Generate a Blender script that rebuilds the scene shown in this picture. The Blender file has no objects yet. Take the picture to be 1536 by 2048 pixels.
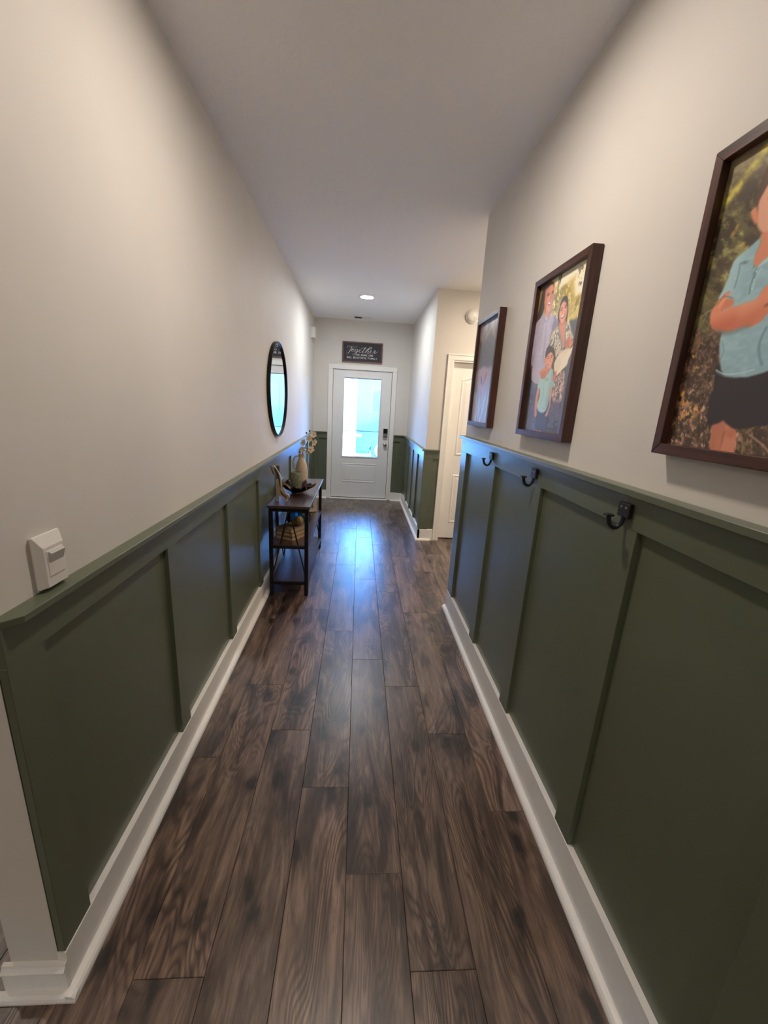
import bpy, bmesh, math, random
import numpy as np
from mathutils import Vector, Matrix

# ------------------------------------------------------------------ camera, sky, sun, exposure
SC = bpy.context.scene
COL = SC.collection
F_PX = 815.1
PITCH, YAW, ROLL = 0.25757, 0.07164, 0.05724
CAM_LOC = Vector((0.7234, 0.0, 1.5474))


def make_camera():
    cp, sp = math.cos(PITCH), math.sin(PITCH)
    cy, sy = math.cos(YAW), math.sin(YAW)
    f = Vector((sy * cp, cy * cp, -sp))
    r0 = Vector((cy, -sy, 0))
    u0 = r0.cross(f)
    r = r0 * math.cos(ROLL) + u0 * math.sin(ROLL)
    u = -r0 * math.sin(ROLL) + u0 * math.cos(ROLL)
    cam = bpy.data.cameras.new('camera')
    cam.sensor_fit = 'HORIZONTAL'
    cam.sensor_width = 36.0
    cam.lens = F_PX * 36.0 / 1536.0
    cam.clip_start = 0.03
    o = bpy.data.objects.new('camera', cam)
    m = Matrix.Identity(4)
    for i in range(3):
        m[i][0], m[i][1], m[i][2], m[i][3] = r[i], u[i], -f[i], CAM_LOC[i]
    o.matrix_world = m
    COL.objects.link(o)
    SC.camera = o


make_camera()
SC.view_settings.view_transform = 'Standard'
SC.view_settings.look = 'None'
SC.view_settings.gamma = 1.0
SC.view_settings.use_curve_mapping = False
SC.view_settings.exposure = 0.10
SC.cycles.max_bounces = 16
SC.cycles.diffuse_bounces = 12
SC.cycles.glossy_bounces = 6
SC.cycles.transparent_max_bounces = 12

LAMP_HALL = 285.0       # radiance of the recessed lamps' diffusers
LAMP_FAR = 400.0
LAMP_ALCOVE = 520.0
LAMP_LIVING = 400.0
LAMP_TINT = (1.0, 0.88, 0.765)
SKY_STRENGTH = 31.0
SUN_STRENGTH = 700.0

world = bpy.data.worlds.new('sky')
SC.world = world
world.use_nodes = True
wn = world.node_tree.nodes
wl = world.node_tree.links
wn.clear()
w_out = wn.new('ShaderNodeOutputWorld')
w_bg = wn.new('ShaderNodeBackground')
w_sky = wn.new('ShaderNodeTexSky')
w_sky.sky_type = 'NISHITA'
w_sky.sun_disc = False
w_sky.sun_elevation = math.radians(55)
w_sky.sun_rotation = math.radians(200)
w_mix = wn.new('ShaderNodeMix')
w_mix.data_type = 'RGBA'
w_mix.blend_type = 'MULTIPLY'
w_mix.inputs[0].default_value = 1.0
w_mix.inputs[7].default_value = (0.32, 0.60, 1.0, 1)
wl.new(w_sky.outputs[0], w_mix.inputs[6])
wl.new(w_mix.outputs[2], w_bg.inputs[0])
w_bg.inputs[1].default_value = SKY_STRENGTH
wl.new(w_bg.outputs[0], w_out.inputs[0])

sun = bpy.data.lights.new('sun', 'SUN')
sun.energy = SUN_STRENGTH
sun.color = (0.17, 0.45, 1.0)
sun.angle = math.radians(0.6)
sun_o = bpy.data.objects.new('sun', sun)
sun_o.rotation_euler = Vector((0.25, 0.50, -0.83)).to_track_quat('-Z', 'Y').to_euler()
COL.objects.link(sun_o)

# a portal in the glazed door guides sampling of the sky (it adds no light of its own)
por = bpy.data.lights.new('sky_portal', 'AREA')
por.shape = 'RECTANGLE'
por.size, por.size_y = 0.60, 1.25
por.cycles.is_portal = True
por_o = bpy.data.objects.new('sky_portal', por)
por_o.location = (0.754, 6.78, 1.315)
por_o.rotation_euler = (math.radians(-90), 0, 0)
COL.objects.link(por_o)

# ------------------------------------------------------------------ helpers
WLOC = {}
rng = random.Random(7)


def S(r, g, b):
    """sRGB 0-255 to linear rgba"""
    def c(v):
        v /= 255.0
        return v / 12.92 if v <= 0.04045 else ((v + 0.055) / 1.055) ** 2.4
    return (c(r), c(g), c(b), 1.0)


def link(o):
    COL.objects.link(o)
    return o


def tag(o, label=None, cat=None, group=None, kind=None):
    if label:
        o['label'] = label
    if cat:
        o['category'] = cat
    if group:
        o['group'] = group
    if kind:
        o['kind'] = kind
    return o


def thing(name, label, cat, loc=(0, 0, 0), group=None):
    o = bpy.data.objects.new(name, None)
    o.empty_display_size = 0.05
    o.location = loc
    link(o)
    WLOC[o] = Vector(loc)
    return tag(o, label, cat, group)


def finish(name, bm, mats, parent=None, smooth=False, origin=None, label=None, kind=None):
    """world-space bmesh -> one mesh object, placed under its parent"""
    if not isinstance(mats, (list, tuple)):
        mats = [mats]
    org = Vector(origin) if origin is not None else (WLOC[parent].copy() if parent is not None else Vector((0, 0, 0)))
    bmesh.ops.translate(bm, verts=bm.verts, vec=-org)
    me = bpy.data.meshes.new(name)
    bm.to_mesh(me)
    bm.free()
    for m in mats:
        me.materials.append(m)
    if smooth:
        me.polygons.foreach_set('use_smooth', [True] * len(me.polygons))
        if smooth != 'all':
            try:
                me.set_sharp_from_angle(angle=math.radians(40))
            except Exception:
                pass
    o = bpy.data.objects.new(name, me)
    o.location = org
    link(o)
    WLOC[o] = org
    if parent is not None:
        o.parent = parent
        o.location = org - WLOC[parent]
    if label:
        o['label'] = label
    if kind:
        o['kind'] = kind
    return o


def box_into(bm, a, b, mi=0):
    x0, y0, z0 = a
    x1, y1, z1 = b
    vs = [bm.verts.new(p) for p in ((x0, y0, z0), (x1, y0, z0), (x1, y1, z0), (x0, y1, z0),
                                    (x0, y0, z1), (x1, y0, z1), (x1, y1, z1), (x0, y1, z1))]
    fs = []
    for q in ((0, 3, 2, 1), (4, 5, 6, 7), (0, 1, 5, 4), (1, 2, 6, 5), (2, 3, 7, 6), (3, 0, 4, 7)):
        f = bm.faces.new([vs[i] for i in q])
        f.material_index = mi
        fs.append(f)
    return vs, fs


def bevel_all(bm, w, seg=1):
    if w > 0:
        bmesh.ops.bevel(bm, geom=list(bm.edges), offset=w, segments=seg, affect='EDGES', profile=0.5)


def box(name, a, b, mat, parent=None, bev=0.0, seg=1, **k):
    bm = bmesh.new()
    box_into(bm, a, b)
    bevel_all(bm, bev, seg)
    return finish(name, bm, mat, parent, **k)


def boxes(name, lst, mat, parent=None, bev=0.0, **k):
    bm = bmesh.new()
    for a, b in lst:
        t = bmesh.new()
        box_into(t, a, b)
        bevel_all(t, bev)
        merge(bm, t)
    return finish(name, bm, mat, parent, **k)


def merge(bm, t):
    vm = {}
    for v in t.verts:
        vm[v] = bm.verts.new(v.co)
    for f in t.faces:
        nf = bm.faces.new([vm[v] for v in f.verts])
        nf.material_index = f.material_index
        nf.smooth = f.smooth
    t.free()


def prism_into(bm, poly, axis, a, b, mi=0):
    """extrude a 2-D polygon along an axis ('x': poly is (y,z); 'y': (x,z); 'z': (x,y))"""
    def p3(q, t):
        return {'x': (t, q[0], q[1]), 'y': (q[0], t, q[1]), 'z': (q[0], q[1], t)}[axis]
    A = [bm.verts.new(p3(q, a)) for q in poly]
    B = [bm.verts.new(p3(q, b)) for q in poly]
    n = len(poly)
    fs = [bm.faces.new(A), bm.faces.new(B[::-1])]
    for i in range(n):
        j = (i + 1) % n
        fs.append(bm.faces.new((A[j], A[i], B[i], B[j])))
    for f in fs:
        f.material_index = mi
    bmesh.ops.recalc_face_normals(bm, faces=fs)


def prism(name, poly, axis, a, b, mat, parent=None, bev=0.0, **k):
    bm = bmesh.new()
    prism_into(bm, poly, axis, a, b)
    bevel_all(bm, bev)
    return finish(name, bm, mat, parent, **k)


def lathe_into(bm, prof, c, axis='z', n=32, mi=0, smooth=True):
    """revolve (radius, height) pairs about an axis through c; radius 0 closes the end"""
    rings = []
    c = Vector(c)

    def p3(r, h, t):
        ca, sa = r * math.cos(t), r * math.sin(t)
        if axis == 'z':
            return c + Vector((ca, sa, h))
        if axis == 'x':
            return c + Vector((h, ca, sa))
        return c + Vector((sa, h, ca))
    for r, h in prof:
        if r <= 1e-6:
            rings.append([bm.verts.new(p3(0, h, 0))])
        else:
            rings.append([bm.verts.new(p3(r, h, 2 * math.pi * i / n)) for i in range(n)])
    fs = []
    for A, B in zip(rings[:-1], rings[1:]):
        for i in range(n):
            j = (i + 1) % n
            if len(A) == 1 and len(B) == 1:
                continue
            if len(A) == 1:
                q = (A[0], B[j], B[i])
            elif len(B) == 1:
                q = (A[i], A[j], B[0])
            else:
                q = (A[i], A[j], B[j], B[i])
            f = bm.faces.new(q)
            f.material_index = mi
            f.smooth = smooth
            fs.append(f)
    bmesh.ops.recalc_face_normals(bm, faces=fs)


def lathe(name, prof, c, mat, parent=None, axis='z', n=32, **k):
    bm = bmesh.new()
    lathe_into(bm, prof, c, axis, n)
    o = finish(name, bm, mat, parent, **k)
    try:
        o.data.set_sharp_from_angle(angle=math.radians(38))
    except Exception:
        pass
    return o


def crom(pts, n=8, closed=False):
    """Catmull-Rom through points of any dimension"""
    P = [np.array(p, float) for p in pts]
    m = len(P)
    out = []
    rngi = range(m) if closed else range(m - 1)
    for i in rngi:
        p1, p2 = P[i], P[(i + 1) % m]
        p0 = P[(i - 1) % m] if (closed or i > 0) else 2 * p1 - p2
        p3 = P[(i + 2) % m] if (closed or i + 2 < m) else 2 * p2 - p1
        for k in range(n):
            t = k / n
            out.append(0.5 * ((2 * p1) + (p2 - p0) * t + (2 * p0 - 5 * p1 + 4 * p2 - p3) * t * t
                              + (3 * p1 - p0 - 3 * p2 + p3) * t ** 3))
    if not closed:
        out.append(P[-1])
    return out


def tube_into(bm, pts, rad, n=8, mi=0, sx=1.0, sy=1.0, square=False):
    """sweep a round (or square) section along 3-D points; rad may be a list"""
    P = [Vector(p) for p in pts]
    m = len(P)
    R = rad if isinstance(rad, (list, tuple)) else [rad] * m
    T = [(P[min(i + 1, m - 1)] - P[max(i - 1, 0)]).normalized() for i in range(m)]
    ref = Vector((0, 0, 1)) if abs(T[0].z) < 0.9 else Vector((0, 1, 0))
    N = (ref - T[0] * ref.dot(T[0])).normalized()
    rings = []
    k = 4 if square else n
    for i in range(m):
        N = (N - T[i] * N.dot(T[i])).normalized()
        Bn = T[i].cross(N)
        ring = []
        for j in range(k):
            a = 2 * math.pi * j / k + (math.pi / 4 if square else 0)
            ring.append(bm.verts.new(P[i] + N * (math.cos(a) * R[i] * sx) + Bn * (math.sin(a) * R[i] * sy)))
        rings.append(ring)
    fs = []
    for A, B in zip(rings[:-1], rings[1:]):
        for j in range(k):
            q = (j + 1) % k
            f = bm.faces.new((A[j], A[q], B[q], B[j]))
            f.smooth = not square
            fs.append(f)
    fs.append(bm.faces.new(rings[0][::-1]))
    fs.append(bm.faces.new(rings[-1]))
    for f in fs:
        f.material_index = mi
    bmesh.ops.recalc_face_normals(bm, faces=fs)


def tube(name, pts, rad, mat, parent=None, n=8, **k):
    sq = k.pop('square', False)
    sx = k.pop('sx', 1.0)
    sy = k.pop('sy', 1.0)
    bm = bmesh.new()
    tube_into(bm, pts, rad, n, 0, sx, sy, sq)
    return finish(name, bm, mat, parent, **k)


# ------------------------------------------------------------------ materials
def mat_new(name):
    m = bpy.data.materials.new(name)
    m.use_nodes = True
    nt = m.node_tree
    nt.nodes.clear()
    o = nt.nodes.new('ShaderNodeOutputMaterial')
    b = nt.nodes.new('ShaderNodeBsdfPrincipled')
    nt.links.new(b.outputs[0], o.inputs[0])
    return m, nt, b


def add_noise(nt, coord, scale, detail=3.0, rough=0.5, dist=0.0, vec_scale=None, offset=None):
    v = coord
    if vec_scale is not None or offset is not None:
        mp = nt.nodes.new('ShaderNodeMapping')
        if vec_scale is not None:
            mp.inputs['Scale'].default_value = vec_scale
        nt.links.new(v, mp.inputs['Vector'])
        v = mp.outputs[0]
        if offset is not None:
            nt.links.new(offset, mp.inputs['Location'])
    n = nt.nodes.new('ShaderNodeTexNoise')
    n.inputs['Scale'].default_value = scale
    n.inputs['Detail'].default_value = detail
    n.inputs['Roughness'].default_value = rough
    n.inputs['Distortion'].default_value = dist
    nt.links.new(v, n.inputs['Vector'])
    return n


def ramp(nt, fac, stops):
    r = nt.nodes.new('ShaderNodeValToRGB')
    el = r.color_ramp.elements
    while len(el) > 1:
        el.remove(el[-1])
    el[0].position, el[0].color = stops[0]
    for p, c in stops[1:]:
        e = el.new(p)
        e.color = c
    nt.links.new(fac, r.inputs[0])
    return r


def mixc(nt, fac, a, b, mode='MIX'):
    m = nt.nodes.new('ShaderNodeMix')
    m.data_type = 'RGBA'
    m.blend_type = mode
    for i, v in ((0, fac), (6, a), (7, b)):
        if isinstance(v, (int, float)):
            m.inputs[i].default_value = v
        elif isinstance(v, tuple):
            m.inputs[i].default_value = v
        else:
            nt.links.new(v, m.inputs[i])
    return m.outputs[2]


def math_n(nt, op, a, b=None, clamp=False):
    m = nt.nodes.new('ShaderNodeMath')
    m.operation = op
    m.use_clamp = clamp
    for i, v in ((0, a), (1, b)):
        if v is None:
            continue
        if isinstance(v, (int, float)):
            m.inputs[i].default_value = v
        else:
            nt.links.new(v, m.inputs[i])
    return m.outputs[0]


def bump(nt, b, height, strength=0.2, dist=0.002):
    n = nt.nodes.new('ShaderNodeBump')
    n.inputs['Strength'].default_value = strength
    n.inputs['Distance'].default_value = dist
    nt.links.new(height, n.inputs['Height'])
    nt.links.new(n.outputs[0], b.inputs['Normal'])


def simple(name, col, rough=0.5, metal=0.0, spec=0.5, vary=0.06, scale=30.0, bmp=0.0, bscale=200.0, bdist=0.001,
           stretch=None, coat=0.0):
    """a painted / plain material with slight mottling and relief"""
    m, nt, b = mat_new(name)
    tc = nt.nodes.new('ShaderNodeTexCoord')
    n = add_noise(nt, tc.outputs['Object'], scale, 3.0, 0.55, 0.0, stretch)
    lo = tuple(max(0.0, c * (1 - vary)) for c in col[:3]) + (1,)
    hi = tuple(min(1.0, c * (1 + vary)) for c in col[:3]) + (1,)
    r = ramp(nt, n.outputs[0], [(0.3, lo), (0.7, hi)])
    nt.links.new(r.outputs[0], b.inputs['Base Color'])
    b.inputs['Roughness'].default_value = rough
    b.inputs['Metallic'].default_value = metal
    b.inputs['Specular IOR Level'].default_value = spec
    b.inputs['Coat Weight'].default_value = coat
    b.inputs['Coat Roughness'].default_value = 0.26
    if bmp > 0:
        n2 = add_noise(nt, tc.outputs['Object'], bscale, 4.0, 0.55)
        bump(nt, b, n2.outputs[0], bmp, bdist)
    return m


M = {}
M['wall'] = simple('wall_paint', (0.70, 0.668, 0.622), 0.62, spec=0.3, vary=0.015, scale=4, bmp=0.10, bscale=260, bdist=0.0006)
M['trim'] = simple('white_trim_paint', (0.86, 0.84, 0.80), 0.38, vary=0.02, scale=8, bmp=0.03, bscale=90)
M['door'] = simple('white_door_paint', (0.80, 0.80, 0.79), 0.40, vary=0.015, scale=6, bmp=0.03, bscale=120)
M['green'] = simple('sage_green_paint', (0.108, 0.126, 0.081), 0.36, spec=0.6, vary=0.03, scale=12, bmp=0.06, bscale=140, bdist=0.0005, coat=0.35)
M['plastic'] = simple('white_plastic', (0.76, 0.73, 0.69), 0.35, vary=0.01)
M['plastic_grey'] = simple('soft_grey_plastic', (0.56, 0.54, 0.51), 0.35, vary=0.01)
M['black_metal'] = simple('black_metal', (0.0045, 0.0045, 0.0055), 0.45, spec=0.28, vary=0.2, scale=60)
M['hook_black'] = simple('matte_black_iron', (0.012, 0.012, 0.013), 0.5, spec=0.4, vary=0.2, scale=80, bmp=0.1, bscale=300)
M['chrome'] = simple('satin_nickel', (0.55, 0.54, 0.52), 0.22, metal=1.0, vary=0.03)
M['dark_glass'] = simple('dark_keypad_glass', (0.008, 0.009, 0.012), 0.12, vary=0.05)
M['grey_metal'] = simple('grey_metal', (0.22, 0.22, 0.24), 0.35, metal=0.7, vary=0.05)
M['dark_gap'] = simple('dark_seal_and_gap_shade', (0.02, 0.02, 0.02), 0.7, vary=0.05)  # near-black, also carries the shade of the front door gaps
M['ceramic'] = simple('cream_stoneware', (0.50, 0.40, 0.29), 0.6, vary=0.18, scale=14, bmp=0.2, bscale=60)
M['ceramic_green'] = simple('speckled_green_glaze', (0.16, 0.17, 0.11), 0.4, vary=0.55, scale=70, bmp=0.4, bscale=90, bdist=0.002)
M['bronze'] = simple('dark_bronze', (0.10, 0.062, 0.050), 0.28, metal=0.9, vary=0.3, scale=25)
M['carved'] = simple('carved_pale_wood', (0.42, 0.32, 0.22), 0.5, vary=0.25, scale=20, stretch=(6, 6, 1), bmp=0.15)
M['carved_dark'] = simple('carved_dark_hollow', (0.060, 0.040, 0.028), 0.55, vary=0.25, scale=20)
M['petal'] = simple('cream_silk_petal', (0.66, 0.56, 0.42), 0.65, vary=0.12, scale=40)
M['stem'] = simple('dark_twig', (0.035, 0.025, 0.018), 0.7, vary=0.2)
M['berry'] = simple('dark_berry', (0.012, 0.014, 0.035), 0.3, vary=0.2)
M['cover'] = simple('worn_brown_book_cover', (0.19, 0.125, 0.080), 0.7, vary=0.35, scale=18, bmp=0.3, bscale=60)
M['pages'] = simple('aged_page_edges', (0.42, 0.29, 0.17), 0.8, vary=0.4, scale=40, stretch=(1, 1, 14), bmp=0.4, bscale=80)
M['gold'] = simple('antique_gold', (0.50, 0.36, 0.15), 0.42, metal=0.55, vary=0.3, scale=60)
M['gold_dark'] = simple('antique_gold_recess', (0.13, 0.085, 0.035), 0.6, metal=0.3, vary=0.3, scale=60)
M['mat_board'] = simple('cream_frame', (0.56, 0.48, 0.34), 0.55, vary=0.06)
M['mat_print'] = simple('tan_print', (0.30, 0.235, 0.16), 0.5, vary=0.3, scale=25)
M['cord'] = simple('black_cord', (0.012, 0.012, 0.014), 0.55, vary=0.1)
M['letter'] = simple('white_lettering', (0.80, 0.78, 0.78), 0.6, vary=0.02)
M['board'] = simple('charcoal_board', (0.022, 0.021, 0.030), 0.6, vary=0.35, scale=30)
M['concrete'] = simple('sunlit_concrete', (0.38, 0.38, 0.37), 0.8, vary=0.08, scale=3)
M['siding'] = simple('pale_siding', (0.72, 0.73, 0.74), 0.7, vary=0.03, scale=6)
M['siding_shade'] = simple('shade_darkened_siding', (0.035, 0.05, 0.065), 0.7, vary=0.05, scale=6)  # colour darkened so the sun-facing house wall reads as shaded
M['roof'] = simple('grey_roof_shingle', (0.10, 0.10, 0.11), 0.85, vary=0.3, scale=20)
M['car_paint'] = simple('dark_blue_car_paint', (0.012, 0.026, 0.055), 0.3, vary=0.03, coat=0.25)
M['car_glass'] = simple('tinted_car_glass', (0.02, 0.03, 0.04), 0.06, vary=0.02)
M['tyre'] = simple('tyre_rubber', (0.02, 0.02, 0.022), 0.8, vary=0.1)
M['tail'] = simple('red_tail_lamp', (0.55, 0.02, 0.04), 0.2, vary=0.05)
M['subfloor'] = simple('dark_subfloor', (0.03, 0.022, 0.017), 0.8, vary=0.1)

# ceiling with a knock-down texture
m, nt, b = mat_new('textured_ceiling_paint')
tc = nt.nodes.new('ShaderNodeTexCoord')
b.inputs['Base Color'].default_value = (0.88, 0.865, 0.85, 1)
b.inputs['Roughness'].default_value = 0.7
b.inputs['Specular IOR Level'].default_value = 0.2
n1 = add_noise(nt, tc.outputs['Object'], 38, 3.0, 0.6, 0.6)
r1 = ramp(nt, n1.outputs[0], [(0.44, (0, 0, 0, 1)), (0.56, (1, 1, 1, 1))])
bump(nt, b, r1.outputs[0], 0.45, 0.0016)
M['ceiling'] = m

# stained frame wood
def wood_mat(name, dark, mid, lite, axis, rough=0.38, scale=1.0, coat=0.0):
    m, nt, b = mat_new(name)
    tc = nt.nodes.new('ShaderNodeTexCoord')
    st = {'x': (1.2, 22, 22), 'y': (22, 1.2, 22), 'z': (22, 22, 1.2)}[axis]
    n = add_noise(nt, tc.outputs['Object'], 2.2 * scale, 5.0, 0.6, 0.5, st)
    r = ramp(nt, n.outputs[0], [(0.28, dark), (0.5, mid), (0.75, lite)])
    n2 = add_noise(nt, tc.outputs['Object'], 9.0 * scale, 3.0, 0.6, 0.0, st)
    c = mixc(nt, 0.35, r.outputs[0], n2.outputs[0], 'OVERLAY')
    nt.links.new(c, b.inputs['Base Color'])
    b.inputs['Roughness'].default_value = rough
    b.inputs['Coat Weight'].default_value = coat
    b.inputs['Coat Roughness'].default_value = 0.26
    bump(nt, b, n2.outputs[0], 0.12, 0.0008)
    return m


M['frame_z'] = wood_mat('espresso_frame_wood_upright', S(46, 24, 18), S(70, 38, 28), S(94, 54, 40), 'z', 0.42)
M['frame_y'] = wood_mat('espresso_frame_wood_level', S(46, 24, 18), S(70, 38, 28), S(94, 54, 40), 'y', 0.42)
M['sign_wood'] = wood_mat('weathered_sign_wood', S(80, 56, 50), S(112, 84, 76), S(150, 118, 108), 'x', 0.6)
M['table_wood'] = wood_mat('dark_console_wood', S(32, 20, 18), S(56, 37, 34), S(82, 60, 55), 'y', 0.30, 1.4, 0.9)

# prints painted per vertex
m, nt, b = mat_new('photo_print')
at = nt.nodes.new('ShaderNodeVertexColor')
at.layer_name = 'print'
nt.links.new(at.outputs[0], b.inputs['Base Color'])
b.inputs['Roughness'].default_value = 0.38
b.inputs['Specular IOR Level'].default_value = 0.45
b.inputs['Coat Weight'].default_value = 0.6
b.inputs['Coat Roughness'].default_value = 0.24
M['print'] = m

# laminate oak planks: colour of each object carries (seed, tone, figure)
m, nt, b = mat_new('smoked_oak_laminate')
tc = nt.nodes.new('ShaderNodeTexCoord')
oi = nt.nodes.new('ShaderNodeObjectInfo')
sep = nt.nodes.new('ShaderNodeSeparateColor')
nt.links.new(oi.outputs['Color'], sep.inputs[0])
off = nt.nodes.new('ShaderNodeCombineXYZ')
nt.links.new(math_n(nt, 'MULTIPLY', sep.outputs[0], 37.0), off.inputs[0])
nt.links.new(math_n(nt, 'MULTIPLY', sep.outputs[0], 91.0), off.inputs[1])
nt.links.new(math_n(nt, 'MULTIPLY', sep.outputs[0], 13.0), off.inputs[2])
P = tc.outputs['Object']


def pn(scale_vec, detail, rough=0.55, dist=0.0):
    return add_noise(nt, P, 1.0, detail, rough, dist, scale_vec, off.outputs[0]).outputs[0]


wav = pn((5.2, 1.15, 1), 2.0, 0.45, 0.6)            # slow figure
fine = pn((260.0, 16.0, 1), 3.0, 0.6, 0.0)          # pores
mid = pn((46.0, 3.2, 1), 5.0, 0.65, 0.8)            # streaks
cloud = pn((9.5, 1.6, 1), 5.0, 0.52, 1.5)           # smoky stain
cloud2 = pn((15.0, 5.5, 1), 4.0, 0.6, 1.2)
wig = pn((60.0, 22.0, 1), 2.0, 0.5, 0.0)
phase = math_n(nt, 'ADD', math_n(nt, 'MULTIPLY', wav, 190.0), math_n(nt, 'MULTIPLY', wig, 2.6))
cath = math_n(nt, 'SINE', phase)
cath = math_n(nt, 'MULTIPLY_ADD', cath, 0.5)
cath.node.inputs[2].default_value = 0.5
base = ramp(nt, mid, [(0.30, S(87, 70, 61)), (0.50, S(112, 93, 81)), (0.70, S(140, 120, 106))]).outputs[0]
tone = ramp(nt, sep.outputs[1], [(0.0, (0.80, 0.77, 0.77, 1)), (0.5, (1.0, 0.98, 0.97, 1)), (1.0, (1.18, 1.13, 1.09, 1))]).outputs[0]
base = mixc(nt, 1.0, base, tone, 'MULTIPLY')
figmask = pn((4.0, 1.3, 1), 2.0, 0.5, 0.5)
figmask = ramp(nt, figmask, [(0.40, (0, 0, 0, 1)), (0.56, (1, 1, 1, 1))]).outputs[0]
figfac = math_n(nt, 'MULTIPLY', figmask, math_n(nt, 'MULTIPLY_ADD', sep.outputs[2], 0.75))
figfac.node.inputs[1].default_value = 1.0
lines = ramp(nt, cath, [(0.0, (0.52, 0.47, 0.44, 1)), (0.40, (0.92, 0.90, 0.88, 1)), (1.0, (1.26, 1.22, 1.18, 1))]).outputs[0]
c1 = mixc(nt, figfac, base, mixc(nt, 1.0, base, lines, 'MULTIPLY'))
pores = ramp(nt, fine, [(0.32, (0.62, 0.59, 0.59, 1)), (0.50, (1, 1, 1, 1)), (0.72, (1.14, 1.12, 1.10, 1))]).outputs[0]
c2 = mixc(nt, 0.9, c1, mixc(nt, 1.0, c1, pores, 'MULTIPLY'))
smoke = ramp(nt, cloud, [(0.43, (1.12, 1.11, 1.10, 1)), (0.52, (0.64, 0.60, 0.59, 1)), (0.60, (0.25, 0.225, 0.23, 1))]).outputs[0]
c3 = mixc(nt, 0.92, c2, mixc(nt, 1.0, c2, smoke, 'MULTIPLY'))
smoke2 = ramp(nt, cloud2, [(0.58, (1, 1, 1, 1)), (0.72, (0.55, 0.52, 0.52, 1))]).outputs[0]
c3 = mixc(nt, 0.8, c3, mixc(nt, 1.0, c3, smoke2, 'MULTIPLY'))
# knots
mpk = nt.nodes.new('ShaderNodeMapping')
mpk.inputs['Scale'].default_value = (5.0, 2.4, 1)
nt.links.new(P, mpk.inputs['Vector'])
nt.links.new(off.outputs[0], mpk.inputs['Location'])
dn = add_noise(nt, mpk.outputs[0], 5.0, 3.0)
dv = nt.nodes.new('ShaderNodeVectorMath')
dv.operation = 'MULTIPLY_ADD'
nt.links.new(dn.outputs['Color'], dv.inputs[0])
dv.inputs[1].default_value = (0.34, 0.34, 0)
nt.links.new(mpk.outputs[0], dv.inputs[2])
vo = nt.nodes.new('ShaderNodeTexVoronoi')
vo.voronoi_dimensions = '2D'
vo.inputs['Scale'].default_value = 1.3
nt.links.new(dv.outputs[0], vo.inputs['Vector'])
kd = ramp(nt, vo.outputs['Distance'], [(0.0, (0.04, 0.035, 0.04, 1)), (0.07, (0.10, 0.09, 0.09, 1)), (0.13, (0.45, 0.42, 0.42, 1)), (0.20, (0.78, 0.75, 0.74, 1)), (0.40, (1, 1, 1, 1))]).outputs[0]
vsep = nt.nodes.new('ShaderNodeSeparateColor')
nt.links.new(vo.outputs['Color'], vsep.inputs[0])
kon = math_n(nt, 'GREATER_THAN', vsep.outputs[0], 0.25)
c4 = mixc(nt, math_n(nt, 'MULTIPLY', kon, 0.95), c3, mixc(nt, 1.0, c3, kd, 'MULTIPLY'))
nt.links.new(c4, b.inputs['Base Color'])
rr = ramp(nt, fine, [(0.3, (0.52, 0.52, 0.52, 1)), (0.7, (0.42, 0.42, 0.42, 1))]).outputs[0]
nt.links.new(rr, b.inputs['Roughness'])
b.inputs['Specular IOR Level'].default_value = 0.25
b.inputs['Coat Weight'].default_value = 0.9
b.inputs['Coat Roughness'].default_value = 0.32
b.inputs['Coat IOR'].default_value = 1.55
bh = math_n(nt, 'ADD', fine, math_n(nt, 'MULTIPLY', math_n(nt, 'MULTIPLY', cath, figfac), 0.7))
bump(nt, b, bh, 0.22, 0.0006)
nt.links.new(b.inputs['Normal'].links[0].from_socket, b.inputs['Coat Normal'])
M['plank'] = m

# clear glazing: lets light through, mirrors at grazing angles
def glazing(name, tint, gloss=0.04):
    m = bpy.data.materials.new(name)
    m.use_nodes = True
    nt = m.node_tree
    nt.nodes.clear()
    o = nt.nodes.new('ShaderNodeOutputMaterial')
    t = nt.nodes.new('ShaderNodeBsdfTransparent')
    t.inputs[0].default_value = tint
    g = nt.nodes.new('ShaderNodeBsdfGlossy')
    g.inputs['Roughness'].default_value = 0.02
    fr = nt.nodes.new('ShaderNodeFresnel')
    fr.inputs[0].default_value = 1.45
    mx = nt.nodes.new('ShaderNodeMixShader')
    nt.links.new(fr.outputs[0], mx.inputs[0])
    nt.links.new(t.outputs[0], mx.inputs[1])
    nt.links.new(g.outputs[0], mx.inputs[2])
    nt.links.new(mx.outputs[0], o.inputs[0])
    return m


M['pane'] = glazing('clear_door_glass', (0.93, 0.97, 0.98, 1))
M['blue_glass'] = glazing('pale_blue_glass', (0.48, 0.78, 0.95, 1))

m, nt, b = mat_new('mirror_silver')
b.inputs['Base Color'].default_value = (0.90, 0.91, 0.92, 1)
b.inputs['Metallic'].default_value = 1.0
b.inputs['Roughness'].default_value = 0.01
M['mirror'] = m

# thin white slats: part of the daylight comes through
m, nt, b = mat_new('white_blind_slat')
b.inputs['Base Color'].default_value = (0.72, 0.74, 0.75, 1)
b.inputs['Roughness'].default_value = 0.45
tr = nt.nodes.new('ShaderNodeBsdfTranslucent')
tr.inputs[0].default_value = (0.70, 0.82, 0.88, 1)
mx = nt.nodes.new('ShaderNodeMixShader')
mx.inputs[0].default_value = 0.14
out = [n for n in nt.nodes if n.type == 'OUTPUT_MATERIAL'][0]
nt.links.new(b.outputs[0], mx.inputs[1])
nt.links.new(tr.outputs[0], mx.inputs[2])
nt.links.new(mx.outputs[0], out.inputs[0])
M['slat'] = m


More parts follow.
